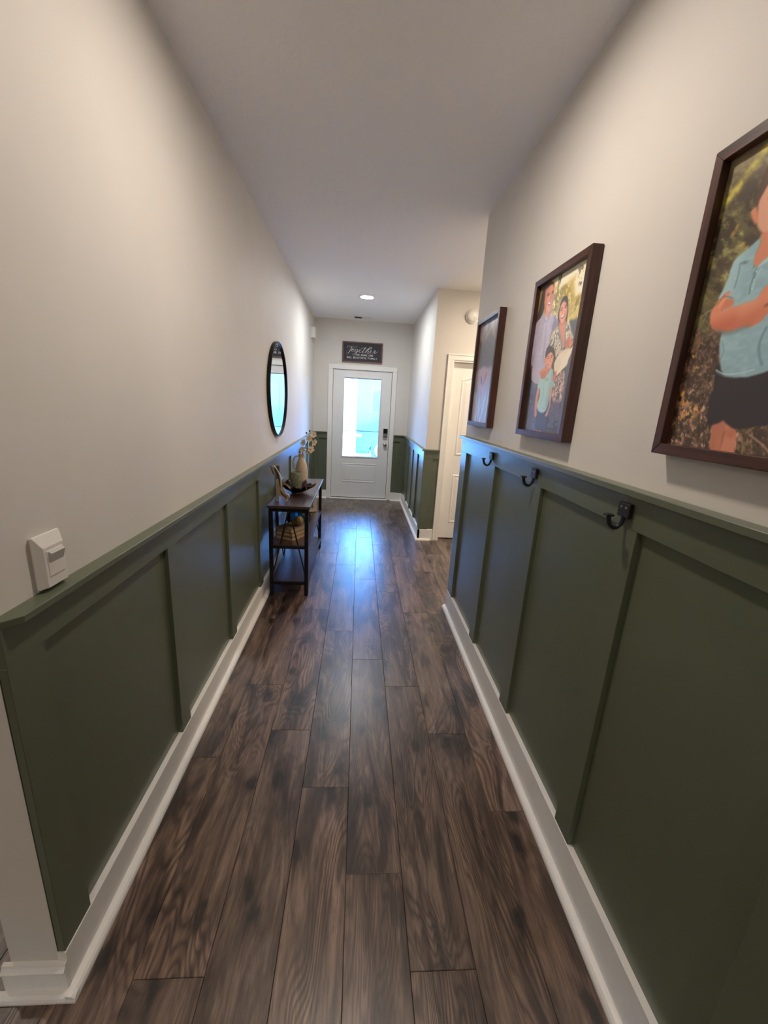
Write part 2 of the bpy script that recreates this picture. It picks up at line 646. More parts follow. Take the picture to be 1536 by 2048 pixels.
def lamp_mat(name, strength, tint):
    m = bpy.data.materials.new(name)
    m.use_nodes = True
    nt = m.node_tree
    nt.nodes.clear()
    o = nt.nodes.new('ShaderNodeOutputMaterial')
    e = nt.nodes.new('ShaderNodeEmission')
    e.inputs[0].default_value = (*tint, 1)
    e.inputs[1].default_value = strength
    nt.links.new(e.outputs[0], o.inputs[0])
    return m


M['lamp_hall'] = lamp_mat('hall_lamp_diffuser', LAMP_HALL, LAMP_TINT)
M['lamp_far'] = lamp_mat('far_lamp_diffuser', LAMP_FAR, (0.95, 0.98, 1.0))
M['lamp_alcove'] = lamp_mat('alcove_lamp_diffuser', LAMP_ALCOVE, (1.0, 0.84, 0.65))
M['lamp_living'] = lamp_mat('living_lamp_diffuser', LAMP_LIVING, LAMP_TINT)

# ------------------------------------------------------------------ the setting
H = 2.74
R = 1.49
D = 6.63
Y_NEAR = 0.77          # near end of the left wall
Y1 = 2.93              # far end of the right wall with the hooks
Y2 = 4.63              # near face of the wall beyond the side opening


def wall(name, lst, mat='wall'):
    return tag(boxes(name, lst, M[mat]), kind='structure')


floor = tag(box('floor', (-4.1, -4.1, -0.06), (3.12, 6.77, -0.0085), M['subfloor']), kind='structure')
ceiling = tag(box('ceiling', (-4.12, -4.12, H), (3.12, 6.77, H + 0.1), M['ceiling']), kind='structure')
wall_left = wall('wall_left', [((-0.118, Y_NEAR, 0), (0, 6.77, H))])
wall_end = wall('wall_end', [((0, D, 0), (0.272, 6.77, H)), ((1.233, D, 0), (1.61, 6.77, H)),
                             ((0.272, D, 2.062), (1.233, 6.77, H))])
wall_entry = wall('wall_entry_right', [((R, Y2, 0), (R + 0.12, D, H))])
wall_alcove = wall('wall_alcove', [((R + 0.12, Y2, 0), (1.712, Y2 + 0.12, H)), ((2.545, Y2, 0), (3.12, Y2 + 0.12, H)),
                                   ((1.712, Y2, 2.055), (2.545, Y2 + 0.12, H))])
wall('wall_leak_block', [((1.60, 4.755, 0), (2.70, 4.80, 2.2))])  # unseen slab added to stop daylight leaking under the side door
wall('wall_alcove_far', [((3.0, Y1 - 0.12, 0), (3.12, Y2, H))])
wall('wall_alcove_near', [((R + 0.12, Y1 - 0.12, 0), (3.0, Y1, H))])
wall_right = wall('wall_right', [((R, -4.0, 0), (R + 0.12, Y1, H))])
wall('wall_back', [((-4.12, -4.12, 0), (R + 0.12, -4.0, H))])
wall('wall_living_side', [((-4.12, -4.0, 0), (-4.0, 4.12, H))])
wall('wall_living_far', [((-4.0, 4.0, 0), (-0.118, 4.12, H))])


def bx(axis, plane, sg, a, b, d0, d1, z0, z1):
    p0, p1 = sorted((plane + sg * d0, plane + sg * d1))
    if axis == 'y':
        return (p0, a, z0), (p1, b, z1)
    return (a, p0, z0), (b, p1, z1)


def wainscot(parent, axis, plane, sg, a, b, zb, zr, zc, zt, battens, cap_poly=None, cap_ext=(0, 0)):
    """board-and-batten panelling: sheet, battens, top board and cap"""
    box('panel', *bx(axis, plane, sg, a, b, -0.002, 0.0025, zb - 0.02, zr + 0.02), M['green'], parent)
    box('top_rail', *bx(axis, plane, sg, a, b, 0, 0.0205, zr, zc), M['green'], parent, bev=0.0012)
    for (p, q) in battens:
        box('batten', *bx(axis, plane, sg, p, q, 0, 0.0195, zb - 0.001, zr - 0.0006), M['green'], parent, bev=0.0012)
    if cap_poly:
        prism('cap_rail', cap_poly, 'z', zc, zt, M['green'], parent, bev=0.0015)
    else:
        box('cap_rail', *bx(axis, plane, sg, a + cap_ext[0], b + cap_ext[1], 0, 0.045, zc, zt), M['green'], parent, bev=0.0015)


def baseboard(name, axis, plane, sg, a, b, h, shoe=(0, 0)):
    """flat base with a deep top ledge, and a quarter-round shoe"""
    prof = [(0, 0), (0.0215, 0), (0.0215, h - 0.002), (0.0195, h), (0, h)]
    sh = [(0.0215, 0), (0.0465, 0), (0.0465, 0.007), (0.0435, 0.014), (0.0370, 0.0195), (0.0290, 0.0225), (0.0215, 0.0235)]
    base = prism(name, [(plane + sg * d, z) for d, z in prof], axis, a, b, M['trim'], bev=0.0)
    tag(base, kind='structure')
    prism('shoe_molding', [(plane + sg * d, z) for d, z in sh], axis, a + shoe[0], b + shoe[1], M['trim'], base)
    return base


# left wall
ZC, ZT, ZR = 1.066, 1.083, 0.977
cap = [(0, Y_NEAR - 0.006), (0.012, Y_NEAR - 0.006), (0.045, 0.803), (0.045, D), (0, D)]
wainscot(wall_left, 'y', 0.0, 1, Y_NEAR + 0.0005, D, 0.137, ZR, ZC, ZT,
         [(Y_NEAR + 0.0005, 0.874), (1.497, 1.584), (2.213, 2.300), (2.932, 3.018), (3.650, 3.737), (4.368, 4.455),
          (5.086, 5.173), (5.804, 5.891), (6.542, 6.608)], cap)
baseboard('baseboard_left', 'y', 0.0, 1, Y_NEAR - 0.002, D - 0.02, 0.137, (-0.028, 0.0))

# the near end of the left wall: a lower base with a bead
eb = [(0, 0), (0.013, 0), (0.013, 0.078), (0.017, 0.082), (0.018, 0.088), (0.014, 0.092), (0.010, 0.097), (0.0085, 0.104), (0, 0.106)]
end_base = prism('baseboard_left_end', [(Y_NEAR - d, z) for d, z in eb], 'x', -0.136, 0.020, M['trim'])
tag(end_base, kind='structure')
es = [(0.013, 0), (0.032, 0), (0.032, 0.006), (0.029, 0.013), (0.023, 0.0185), (0.013, 0.021)]
prism('shoe_molding', [(Y_NEAR - d, z) for d, z in es], 'x', -0.150, 0.0462, M['trim'], end_base)

# right wall with the taller panelling
RZC, RZT, RZR = 1.348, 1.366, 1.256
rcap = [(R, -1.0), (R - 0.045, -1.0), (R - 0.045, Y1 + 0.004), (R - 0.034, Y1 + 0.016), (R, Y1 + 0.016)]
wainscot(wall_right, 'y', R, -1, -1.0, Y1, 0.162, RZR, RZC, RZT,
         [(-0.795, -0.705), (-0.195, -0.105), (0.398, 0.488), (0.992, 1.084), (1.588, 1.684), (2.172, 2.270), (2.790, Y1)], rcap)
baseboard('baseboard_right', 'y', R, -1, -3.9, Y1, 0.162, (0, 0.016))

# entry side wall beyond the opening
ecap = [(R, Y2 - 0.004), (R - 0.045, Y2 - 0.030), (R - 0.045, D), (R, D)]
wainscot(wall_entry, 'y', R, -1, Y2, D, 0.137, ZR, ZC, ZT,
         [(Y2, 4.72), (5.105, 5.190), (5.580, 5.665), (6.055, 6.140), (6.530, 6.608)], [(R, Y2), (R - 0.045, Y2 - 0.045), (R - 0.045, D), (R, D)])
baseboard('baseboard_entry_right', 'y', R, -1, Y2 - 0.0215, D - 0.02, 0.137, (-0.022, 0))
wainscot(wall_alcove, 'x', Y2, -1, R - 0.0195, 1.647, 0.137, ZR, ZC, ZT, [(R - 0.0195, 1.578)],
         [(R - 0.045, Y2 - 0.045), (1.648, Y2 - 0.045), (1.648, Y2), (R, Y2)])
baseboard('baseboard_alcove', 'x', Y2, -1, R - 0.0215, 1.646, 0.137, (-0.024, -0.03))

# door wall
wainscot(wall_end, 'x', D, -1, 0.020, 0.224, 0.137, ZR, ZC, ZT, [(0.020, 0.095)], cap_ext=(0.02, 0))
wainscot(wall_end, 'x', D, -1, 1.281, R - 0.020, 0.137, ZR, ZC, ZT, [(1.392, R - 0.020)], cap_ext=(0, -0.02))
baseboard('baseboard_end_left', 'x', D, -1, 0.020, 0.224, 0.137)
baseboard('baseboard_end_right', 'x', D, -1, 1.281, R - 0.020, 0.137)

# ------------------------------------------------------------------ planked floor
PW, PL = 0.19, 1.205
PHASE = {0: 1.501, 1: 0.78, 2: 1.658, 3: 1.352, 4: 1.026, 5: 0.774, 6: 1.635, 7: 1.239, 8: 0.52, 9: 0.10, 10: 0.86}
REGIONS = [(0.0, 1.498, -1.25, 6.60), (-2.1, 0.0, -1.25, 0.752), (-1.35, -0.112, 0.752, 4.0), (1.498, 3.0, Y1 - 0.01, Y2 + 0.11)]


def plank(x0, x1, y0, y1):
    cx, cy = (x0 + x1) / 2, (y0 + y1) / 2
    g, c, t = 0.0004, 0.0013, 0.008
    a0, a1, b0, b1 = x0 + g - cx, x1 - g - cx, y0 + g - cy, y1 - g - cy
    V = []
    for (ins, z) in ((0, -t), (0, -0.0013), (c, 0.0)):
        V += [(a0 + ins, b0 + ins, z), (a1 - ins, b0 + ins, z), (a1 - ins, b1 - ins, z), (a0 + ins, b1 - ins, z)]
    Fc = [(8, 9, 10, 11)]
    for k in (0, 4):
        for i in range(4):
            j = (i + 1) % 4
            Fc.append((k + i, k + j, k + 4 + j, k + 4 + i))
    me = bpy.data.meshes.new('plank')
    me.from_pydata(V, [], Fc)
    me.materials.append(M['plank'])
    o = bpy.data.objects.new('plank', me)
    link(o)
    o.parent = floor
    o.location = (cx, cy, 0)
    o.color = (rng.random(), rng.random(), 1.0 if rng.random() < 0.55 else rng.random() * 0.5, 1)
    return o


for k in range(-12, 17):
    x0, x1 = 0.168 + PW * (k - 1), 0.168 + PW * k
    ph = PHASE.get(k, rng.random() * PL)
    n0 = math.floor((-1.3 - ph) / PL) - 1
    for n in range(n0, n0 + 9):
        y0, y1 = ph + n * PL, ph + (n + 1) * PL
        for (ra, rb, rc, rd) in REGIONS:
            a, b2, c, d = max(x0, ra), min(x1, rb), max(y0, rc), min(y1, rd)
            if b2 - a > 0.004 and d - c > 0.004:
                plank(a, b2, c, d)


# ------------------------------------------------------------------ raised panel mouldings
def stepped(name, loops, depths, plane, mat, parent, sg=-1):
    """loops of (x,z) points, each at its own distance in front of a y-plane; the last one is filled"""
    bm = bmesh.new()
    rings = [[bm.verts.new((x, plane + sg * d, z)) for x, z in lp] for lp, d in zip(loops, depths)]
    n = len(rings[0])
    for A, B in zip(rings[:-1], rings[1:]):
        for i in range(n):
            j = (i + 1) % n
            bm.faces.new((A[i], A[j], B[j], B[i]))
    bm.faces.new(rings[-1])
    bmesh.ops.recalc_face_normals(bm, faces=bm.faces[:])
    return finish(name, bm, mat, parent)


def rect_loop(x0, x1, z0, z1, i):
    return [(x0 + i, z0 + i), (x1 - i, z0 + i), (x1 - i, z1 - i), (x0 + i, z1 - i)]


def arch_loop(x0, x1, z0, z1, rise, i, n=14):
    pts = [(x0 + i, z0 + i), (x1 - i, z0 + i)]
    for k in range(n + 1):
        t = k / n
        x = (x1 - i) + (x0 - x1 + 2 * i) * t
        s = math.sin(math.pi * (x - x0) / (x1 - x0))
        pts.append((x, z1 - i + rise * max(0.0, s) ** 1.3))
    return pts


def casing(name, parent, x0, x1, z1, w, plane, t, mat):
    """three flat boards round a door"""
    for (nm, a, b2) in (('casing_board', (x0, plane - t, 0), (x0 + w, plane, z1 - w)),
                        ('casing_board', (x1 - w, plane - t, 0), (x1, plane, z1 - w)),
                        ('casing_board', (x0, plane - t, z1 - w), (x1, plane, z1))):
        box(nm, a, b2, mat, parent, bev=0.003)


# front door with its half-height blind
SY = 6.642
door_1 = bpy.data.objects.new('door_1', None)
door_1.location = (0.754, SY, 0)
link(door_1)
WLOC[door_1] = Vector(door_1.location)
tag(door_1, 'white front door with a glazed upper half and blind at the hall end', None, None, 'structure')
casing('casing', door_1, 0.223, 1.281, 2.102, 0.066, D, 0.017, M['trim'])
box('jamb', (0.272, D - 0.004, 0), (0.295, 6.77, 2.062), M['trim'], door_1)
box('jamb', (1.211, D - 0.004, 0), (1.233, 6.77, 2.062), M['trim'], door_1)
box('jamb', (0.295, D - 0.004, 2.041), (1.211, 6.77, 2.062), M['trim'], door_1)
boxes('gap_shade_seal', [((0.2955, SY + 0.006, 0.02), (0.2995, SY + 0.05, 2.041)), ((1.2050, SY + 0.006, 0.02), (1.2105, SY + 0.05, 2.041)),
                       ((0.2955, SY + 0.006, 2.0345), (1.2105, SY + 0.05, 2.041))], M['dark_gap'], door_1)  # dark strips put the shadow of the slab gaps into their colour
slab = boxes('slab', [((0.300, SY, 0.030), (0.466, SY + 0.044, 2.033)), ((1.042, SY, 0.030), (1.2045, SY + 0.044, 2.033)),
                      ((0.466, SY, 0.030), (1.042, SY + 0.044, 0.704)), ((0.466, SY, 1.926), (1.042, SY + 0.044, 2.033))], M['door'], door_1)
box('door_sweep', (0.300, SY + 0.004, 0.019), (1.2045, SY + 0.04, 0.030), M['dark_gap'], door_1)
box('threshold', (0.274, D - 0.035, 0.0), (1.231, 6.77, 0.019), M['trim'], door_1, bev=0.004)
LX0, LX1, LZ0, LZ1 = 0.455, 1.053, 0.692, 1.938
boxes('glazing_frame', [((LX0, SY - 0.011, LZ0), (LX0 + 0.020, SY + 0.002, LZ1)), ((LX1 - 0.020, SY - 0.011, LZ0), (LX1, SY + 0.002, LZ1)),
                        ((LX0 + 0.02, SY - 0.011, LZ0), (LX1 - 0.02, SY + 0.002, LZ0 + 0.020)),
                        ((LX0 + 0.02, SY - 0.011, LZ1 - 0.020), (LX1 - 0.02, SY + 0.002, LZ1))], M['door'], door_1, bev=0.003)
box('pane', (0.466, SY + 0.006, 0.704), (1.042, SY + 0.009, 1.926), M['pane'], door_1)
box('pane', (0.466, SY + 0.034, 0.704), (1.042, SY + 0.037, 1.926), M['pane'], door_1)
blind = box('blind', (0.472, SY + 0.013, 1.905), (1.036, SY + 0.031, 1.924), M['plastic'], door_1)
box('bottom_rail', (0.474, SY + 0.014, 1.108), (1.034, SY + 0.029, 1.124), M['plastic_grey'], blind, bev=0.002)
tube('wand', [(0.562, SY + 0.0115, 1.915), (0.560, SY + 0.0115, 1.350)], 0.0022, M['grey_metal'], blind, n=6)
slat_me = None
zz = 1.1325
while zz < 1.902:
    if slat_me is None:
        t = bmesh.new()
        w, th, tl = 0.0068, 0.0003, math.radians(54)
        prof = [(-w, 0), (-w * .5, .0008), (0, .0011), (w * .5, .0008), (w, 0)]
        up = [(y * math.cos(tl) - z * math.sin(tl), y * math.sin(tl) + z * math.cos(tl)) for y, z in prof]
        A = [t.verts.new((-0.279, y, z)) for y, z in up]
        B2 = [t.verts.new((0.279, y, z)) for y, z in up]
        for i in range(4):
            t.faces.new((A[i], A[i + 1], B2[i + 1], B2[i]))
        slat_me = bpy.data.meshes.new('slat')
        t.to_mesh(slat_me)
        t.free()
        slat_me.materials.append(M['slat'])
    so = bpy.data.objects.new('slat', slat_me)
    link(so)
    so.parent = blind
    so.location = Vector((0.754, SY + 0.022, zz)) - WLOC[blind]
    zz += 0.0125
loops = [rect_loop(0.470, 1.030, 0.284, 0.592, i) for i in (0, 0.006, 0.016, 0.022, 0.046)]
stepped('panel', loops, (0, 0.007, 0.006, -0.0005 + 0.001, 0.005), SY, M['door'], door_1)
for z in (1.779, 1.023, 0.270):
    hg = box('hinge', (0.289, SY - 0.006, z - 0.045), (0.297, SY + 0.004, z + 0.045), M['chrome'], door_1, bev=0.002)
lock = box('keypad_lock', (1.113, SY - 0.020, 1.024), (1.183, SY, 1.174), M['grey_metal'], door_1, bev=0.006, seg=2)
box('touch_panel', (1.116, SY - 0.0225, 1.100), (1.180, SY - 0.019, 1.171), M['dark_glass'], lock, bev=0.002)
tube('turn_piece', [(1.128, SY - 0.026, 1.074), (1.150, SY - 0.028, 1.068), (1.166, SY - 0.026, 1.056)], 0.007, M['chrome'], lock)
box('battery_cap', (1.115, SY - 0.024, 1.010), (1.181, SY, 1.026), M['chrome'], lock, bev=0.005, seg=2)
lathe('door_knob', [(0.0, -0.062), (0.016, -0.061), (0.027, -0.053), (0.030, -0.043), (0.026, -0.032), (0.014, -0.024), (0.012, -0.012),
                    (0.031, -0.008), (0.033, 0.0), (0, 0)], (1.148, SY, 0.919), M['chrome'], door_1, axis='y', n=28)
box('strike', (1.2048, SY - 0.004, 0.885), (1.2125, SY + 0.01, 0.955), M['dark_gap'], door_1)

# side door in the opening
AY = 4.700
door_2 = bpy.data.objects.new('door_2', None)
door_2.location = (2.13, AY, 0)
link(door_2)
WLOC[door_2] = Vector(door_2.location)
tag(door_2, 'white two-panel arch-top inner door past the wall with the hooks', None, None, 'structure')
for (a, b2) in (((1.650, 1.712), (0, 2.052)), ((2.545, 2.607), (0, 2.052))):
    box('casing_board', (a[0], Y2 - 0.016, 0), (a[1] + 0.006, Y2, 2.052), M['trim'], door_2, bev=0.002)
    box('casing_bead', (a[0] if a[0] < 2 else a[1] - 0.008, Y2 - 0.022, 0), (a[0] + 0.014 if a[0] < 2 else a[1] + 0.006, Y2 - 0.015, 2.100), M['trim'], door_2, bev=0.002)
box('casing_board', (1.650, Y2 - 0.016, 2.052), (2.613, Y2, 2.112), M['trim'], door_2, bev=0.002)
box('casing_bead', (1.650, Y2 - 0.022, 2.100), (2.613, Y2 - 0.015, 2.114), M['trim'], door_2, bev=0.002)
box('jamb', (1.706, Y2 - 0.004, 0), (1.724, Y2 + 0.12, 2.055), M['trim'], door_2)
box('jamb', (2.534, Y2 - 0.004, 0), (2.551, Y2 + 0.12, 2.055), M['trim'], door_2)
box('jamb', (1.724, Y2 - 0.004, 2.036), (2.534, Y2 + 0.12, 2.056), M['trim'], door_2)
box('slab', (1.727, AY, 0.012), (2.531, AY + 0.035, 2.033), M['trim'], door_2)
ins = (0, 0.010, 0.022, 0.030, 0.062)
dep = (0, 0.007, 0.005, 0.0008, 0.006)
stepped('panel', [rect_loop(1.842, 2.416, 0.205, 0.795, i) for i in ins], dep, AY, M['trim'], door_2)
stepped('panel', [arch_loop(1.842, 2.416, 1.020, 1.868, 0.060, i) for i in ins], dep, AY, M['trim'], door_2)

# ------------------------------------------------------------------ outside, seen through the glazing
tag(box('driveway', (-14, 6.78, -0.24), (16, 40, -0.10), M['concrete']), kind='structure')
g = thing('backdrop', 'added pale garage corner outside the front door glass', 'building', (-1.4, 9.3, -0.1))  # white box added to imitate the bright patch of sun on the blind
box('wall', (-4.2, 8.9, -0.1), (0.650, 11.3, 2.9), M['siding'], g)
box('corner_board', (0.540, 8.875, -0.1), (0.656, 8.899, 2.9), M['siding'], g)
box('eave', (-4.5, 8.5, 2.9), (0.95, 11.6, 3.1), M['roof'], g)
h = thing('neighbour_house', 'house darkened to look shaded, far across the street behind the car', 'building', (6, 26, -0.1))
box('wall', (-3.0, 26, -0.1), (14, 33, 5.6), M['siding_shade'], h)
prism('roof', [(-3.6, 5.6), (14.6, 5.6), (5.5, 9.4)], 'y', 25.4, 33.5, M['roof'], h)
for wx in (-1.0, 2.0, 5.0, 8.0, 11.0):
    fr = box('window', (wx - 0.6, 25.94, 1.0), (wx + 0.6, 26.0, 2.5), M['roof'], h)
    box('pane', (wx - 0.5, 25.92, 1.1), (wx + 0.5, 25.945, 2.4), M['car_glass'], fr)

CY = 12.0
car = thing('car', 'dark blue parked car glimpsed through the lower door glass', 'car', (2.8, CY + 0.9, -0.1))
WX = (1.42, 4.15)
prof = [(0.66, 0.22), (0.60, 0.40), (0.58, 0.75), (0.66, 0.98), (1.00, 1.03), (1.50, 1.42), (2.05, 1.56), (3.0, 1.55), (3.75, 1.08), (4.9, 0.92),
        (5.15, 0.65), (5.18, 0.35), (5.05, 0.22)]
low = [(5.05, 0.22)]
for wx in reversed(WX):
    low.append((wx + 0.37, 0.22))
    for k in range(9):
        t = math.pi * k / 8
        low.append((wx + 0.37 * math.cos(t), 0.24 + 0.36 * math.sin(t)))
    low.append((wx - 0.37, 0.22))
poly = [(x, z - 0.1) for x, z in prof[:-1] + low]
prism('body', poly, 'y', CY, CY + 1.8, M['car_paint'], car, bev=0.03)
box('tail_lamp', (0.605, CY - 0.012, 0.600), (0.80, CY + 0.10, 0.685), M['tail'], car, bev=0.01)
box('door_handle', (1.95, CY - 0.02, 0.86), (2.12, CY, 0.89), M['chrome'], car, bev=0.006)
box('rear_bumper', (0.52, CY - 0.015, 0.16), (1.00, CY + 1.81, 0.40), M['car_paint'], car, bev=0.03)
prism('side_window', [(1.42, 1.02), (1.75, 1.34), (2.1, 1.40), (2.95, 1.39), (3.45, 1.02)], 'y', CY - 0.006, CY + 0.02, M['car_glass'], car)
for wx in WX:
    wh = lathe('wheel', [(0.22, -0.02), (0.335, 0.0), (0.345, 0.03), (0.345, 0.19), (0.22, 0.2)], (wx, CY - 0.01, 0.245), M['tyre'], car, axis='y', n=36)
    bm = bmesh.new()
    lathe_into(bm, [(0.232, -0.025), (0.232, 0.03), (0.19, 0.04), (0.0, 0.045)], (wx, CY - 0.01, 0.245), 'y', 36)
    lathe_into(bm, [(0.0, -0.03), (0.045, -0.03), (0.05, 0.03)], (wx, CY - 0.01, 0.245), 'y', 20)
    for k in range(7):
        a = 2 * math.pi * k / 7
        p0 = Vector((wx + 0.03 * math.cos(a), CY - 0.025, 0.245 + 0.03 * math.sin(a)))
        p1 = Vector((wx + 0.225 * math.cos(a), CY - 0.03, 0.245 + 0.225 * math.sin(a)))
        tube_into(bm, [p0, p1], 0.022, square=True)
    finish('rim', bm, M['chrome'], wh)

# ------------------------------------------------------------------ lamps and small fittings
def ceiling_light(loc, label, mat):
    t = thing('ceiling_light', label, 'ceiling light', loc, 'recessed ceiling lights')
    lathe('trim_ring', [(0.092, 0.0), (0.092, -0.004), (0.084, -0.009), (0.074, -0.010), (0.072, -0.006), (0.072, 0.0)], loc, M['plastic'], t, n=40)
    lathe('diffuser', [(0.0722, -0.0062), (0.0, -0.0062)], loc, mat, t, n=40)
    return t


ceiling_light((0.757, 5.19, H), 'round lit recessed ceiling light near the front door', M['lamp_far'])
ceiling_light((0.755, 1.44, H), 'round lit recessed ceiling light above the coat hooks and photographs', M['lamp_hall'])
ceiling_light((2.35, 3.72, H), 'round lit recessed ceiling light in the side opening by the arch-top door', M['lamp_alcove'])
ceiling_light((0.755, -2.35, H), 'round lit recessed ceiling light behind the viewer in line with the hall', M['lamp_living'])
ceiling_light((-2.2, -1.6, H), 'round lit recessed ceiling light in the living room behind the viewer', M['lamp_living'])
ceiling_light((-2.2, 1.9, H), 'round lit recessed ceiling light in the room behind the left wall', M['lamp_living'])

v = thing('ceiling_vent', 'white slotted air vent in the ceiling in front of the door wall', 'vent', (0.71, 6.40, H))
boxes('frame', [((0.585, 6.325, H - 0.006), (0.835, 6.343, H)), ((0.585, 6.462, H - 0.006), (0.835, 6.480, H)),
                ((0.585, 6.343, H - 0.006), (0.603, 6.462, H)), ((0.817, 6.343, H - 0.006), (0.835, 6.462, H)),
                ((0.704, 6.343, H - 0.006), (0.716, 6.462, H))], M['plastic'], v, bev=0.001)
box('duct_opening', (0.603, 6.343, H - 0.0012), (0.817, 6.462, H - 0.0004), M['dark_gap'], v)
for k in range(7):
    yy = 6.352 + k * 0.0165
    for (xa, xb, dz) in ((0.604, 0.704, 0.008), (0.716, 0.816, -0.008)):
        prism('louver', [(yy, H - 0.005), (yy + 0.0012, H - 0.005), (yy + 0.0012 + dz, H - 0.0012), (yy + dz, H - 0.0012)], 'x', xa, xb, M['plastic'], v)

sm = thing('smoke_alarm', 'round white smoke alarm high on the wall above the arch-top door', 'smoke alarm', (1.868, Y2, 2.494))
lathe('base', [(0.071, 0.0), (0.071, -0.016), (0.066, -0.022), (0.0, -0.022)], (1.868, Y2, 2.494), M['plastic'], sm, axis='y', n=40)
lathe('cover', [(0.062, -0.020), (0.060, -0.032), (0.050, -0.043), (0.030, -0.048), (0.0, -0.049)], (1.868, Y2, 2.494), M['plastic'], sm, axis='y', n=40)
tube('sounder_groove', [(1.868 + 0.052 * math.cos(a), Y2 - 0.0425 + 0.001 * math.sin(a), 2.494 - 0.030 + 0.034 * math.sin(a)) for a in
                        [math.pi * k / 10 for k in range(11)]], 0.002, M['plastic_grey'], sm, n=6)
lathe('test_button', [(0.012, -0.040), (0.011, -0.0505), (0.0, -0.051)], (1.886, Y2, 2.478), M['plastic_grey'], sm, axis='y', n=20)

ch = thing('door_chime', 'white box door chime high on the left wall by the front door', 'door chime', (0.0, 6.30, 2.475))
prism('cover', [(0.006, 6.222), (0.048, 6.222), (0.056, 6.232), (0.056, 6.392), (0.048, 6.402), (0.006, 6.402)], 'z', 2.404, 2.545, M['plastic'], ch, bev=0.003)
box('back_plate', (0.0, 6.216, 2.398), (0.007, 6.408, 2.551), M['plastic'], ch)
for k in range(4):
    box('grille_slot', (0.0555, 6.262 + k * 0.026, 2.425), (0.0568, 6.270 + k * 0.026, 2.525), M['plastic_grey'], ch)

# wall switch that rests just above the left cap
sw = thing('light_switch', 'white push switch plate on the left wall just above the green cap', 'switch', (0.0, 0.945, 1.15))
ya, yb, za, zb = 0.898, 0.982, 1.0915, 1.217


def lofted(name, rects, mat, parent, sg=1, px=0.0):
    """stack of (offset, y0, y1, z0, z1) rectangles on an x-plane"""
    bm = bmesh.new()
    rings = [[bm.verts.new((px + sg * o, y, z)) for y, z in ((a, c), (b2, c), (b2, d), (a, d))] for o, a, b2, c, d in rects]
    for A, B in zip(rings[:-1], rings[1:]):
        for i in range(4):
            j = (i + 1) % 4
            bm.faces.new((A[i], A[j], B[j], B[i]))
    bm.faces.new(rings[-1])
    bm.faces.new(rings[0][::-1])
    bmesh.ops.recalc_face_normals(bm, faces=bm.faces[:])
    bevel_all(bm, 0.0008)
    return finish(name, bm, mat, parent)


box('back_plate', (0, ya + 0.002, za - 0.006), (0.006, yb - 0.001, zb - 0.003), M['plastic_grey'], sw, bev=0.001)
lofted('body', [(0.005, ya, yb, za, zb), (0.010, ya, yb, za, zb), (0.0225, ya + 0.012, yb - 0.008, za + 0.002, zb - 0.028),
                (0.0226, ya + 0.013, yb - 0.009, za + 0.003, zb - 0.029)], M['plastic'], sw)
lofted('push_plate', [(0.022, ya + 0.019, yb - 0.013, za + 0.026, zb - 0.036), (0.0242, ya + 0.020, yb - 0.014, za + 0.027, zb - 0.037)], M['plastic'], sw)
bm = bmesh.new()
prism_into(bm, [(0.0238, zb - 0.038), (0.0315, zb - 0.043), (0.0238, zb - 0.068)], 'y', ya + 0.024, yb - 0.016)
finish('rocker', bm, M['plastic_grey'], sw)

ou = thing('wall_outlet', 'white wall outlet on the green panel behind the stacked books', 'outlet', (0.0025, 3.53, 0.365))
box('cover_plate', (0.0025, 3.495, 0.308), (0.0085, 3.565, 0.422), M['plastic'], ou, bev=0.002)
for z in (0.345, 0.386):
    so = box('socket', (0.008, 3.514, z - 0.015), (0.0108, 3.546, z + 0.015), M['plastic'], ou, bev=0.001)
    for y in (3.524, 3.536):
        box('slot', (0.0106, y - 0.001, z - 0.004), (0.0112, y + 0.001, z + 0.006), M['dark_gap'], so)

# ------------------------------------------------------------------ coat hooks
HL = {1.045: 'matte black coat hook nearest the viewer, under the lone boy photograph',
      1.650: 'middle matte black coat hook, under the family photograph',
      2.225: 'matte black coat hook farthest from the viewer, closest to the wall end'}
for y in (1.045, 1.650, 2.225):
    xb = R - 0.0205
    hk = thing('coat_hook', HL[y], 'hook', (xb, y, 1.305), 'coat hooks along the green top board')
    box('mounting_plate', (xb - 0.013, y - 0.024, 1.284), (xb, y + 0.024, 1.324), M['hook_black'], hk, bev=0.0015)
    pth = crom([(xb - 0.008, y, 1.288), (xb - 0.010, y, 1.272), (xb - 0.017, y, 1.257), (xb - 0.030, y, 1.252), (xb - 0.043, y, 1.260),
                (xb - 0.049, y, 1.275), (xb - 0.051, y, 1.287)], 5)
    n = len(pth)
    tube('hook', pth, [0.0052 + 0.0012 * abs(2 * i / (n - 1) - 1) for i in range(n)], M['hook_black'], hk, n=10, smooth=True)
    box('hook_tip', (xb - 0.0615, y - 0.0105, 1.2855), (xb - 0.0405, y + 0.0105, 1.2915), M['hook_black'], hk, bev=0.0015)
    for sy in (-0.010, 0.010):
        lathe('screw', [(0.0, -0.0005), (0.0035, 0.0), (0.0042, 0.0012)], (xb - 0.0142, y + sy, 1.311), M['grey_metal'], hk, axis='x', n=10)

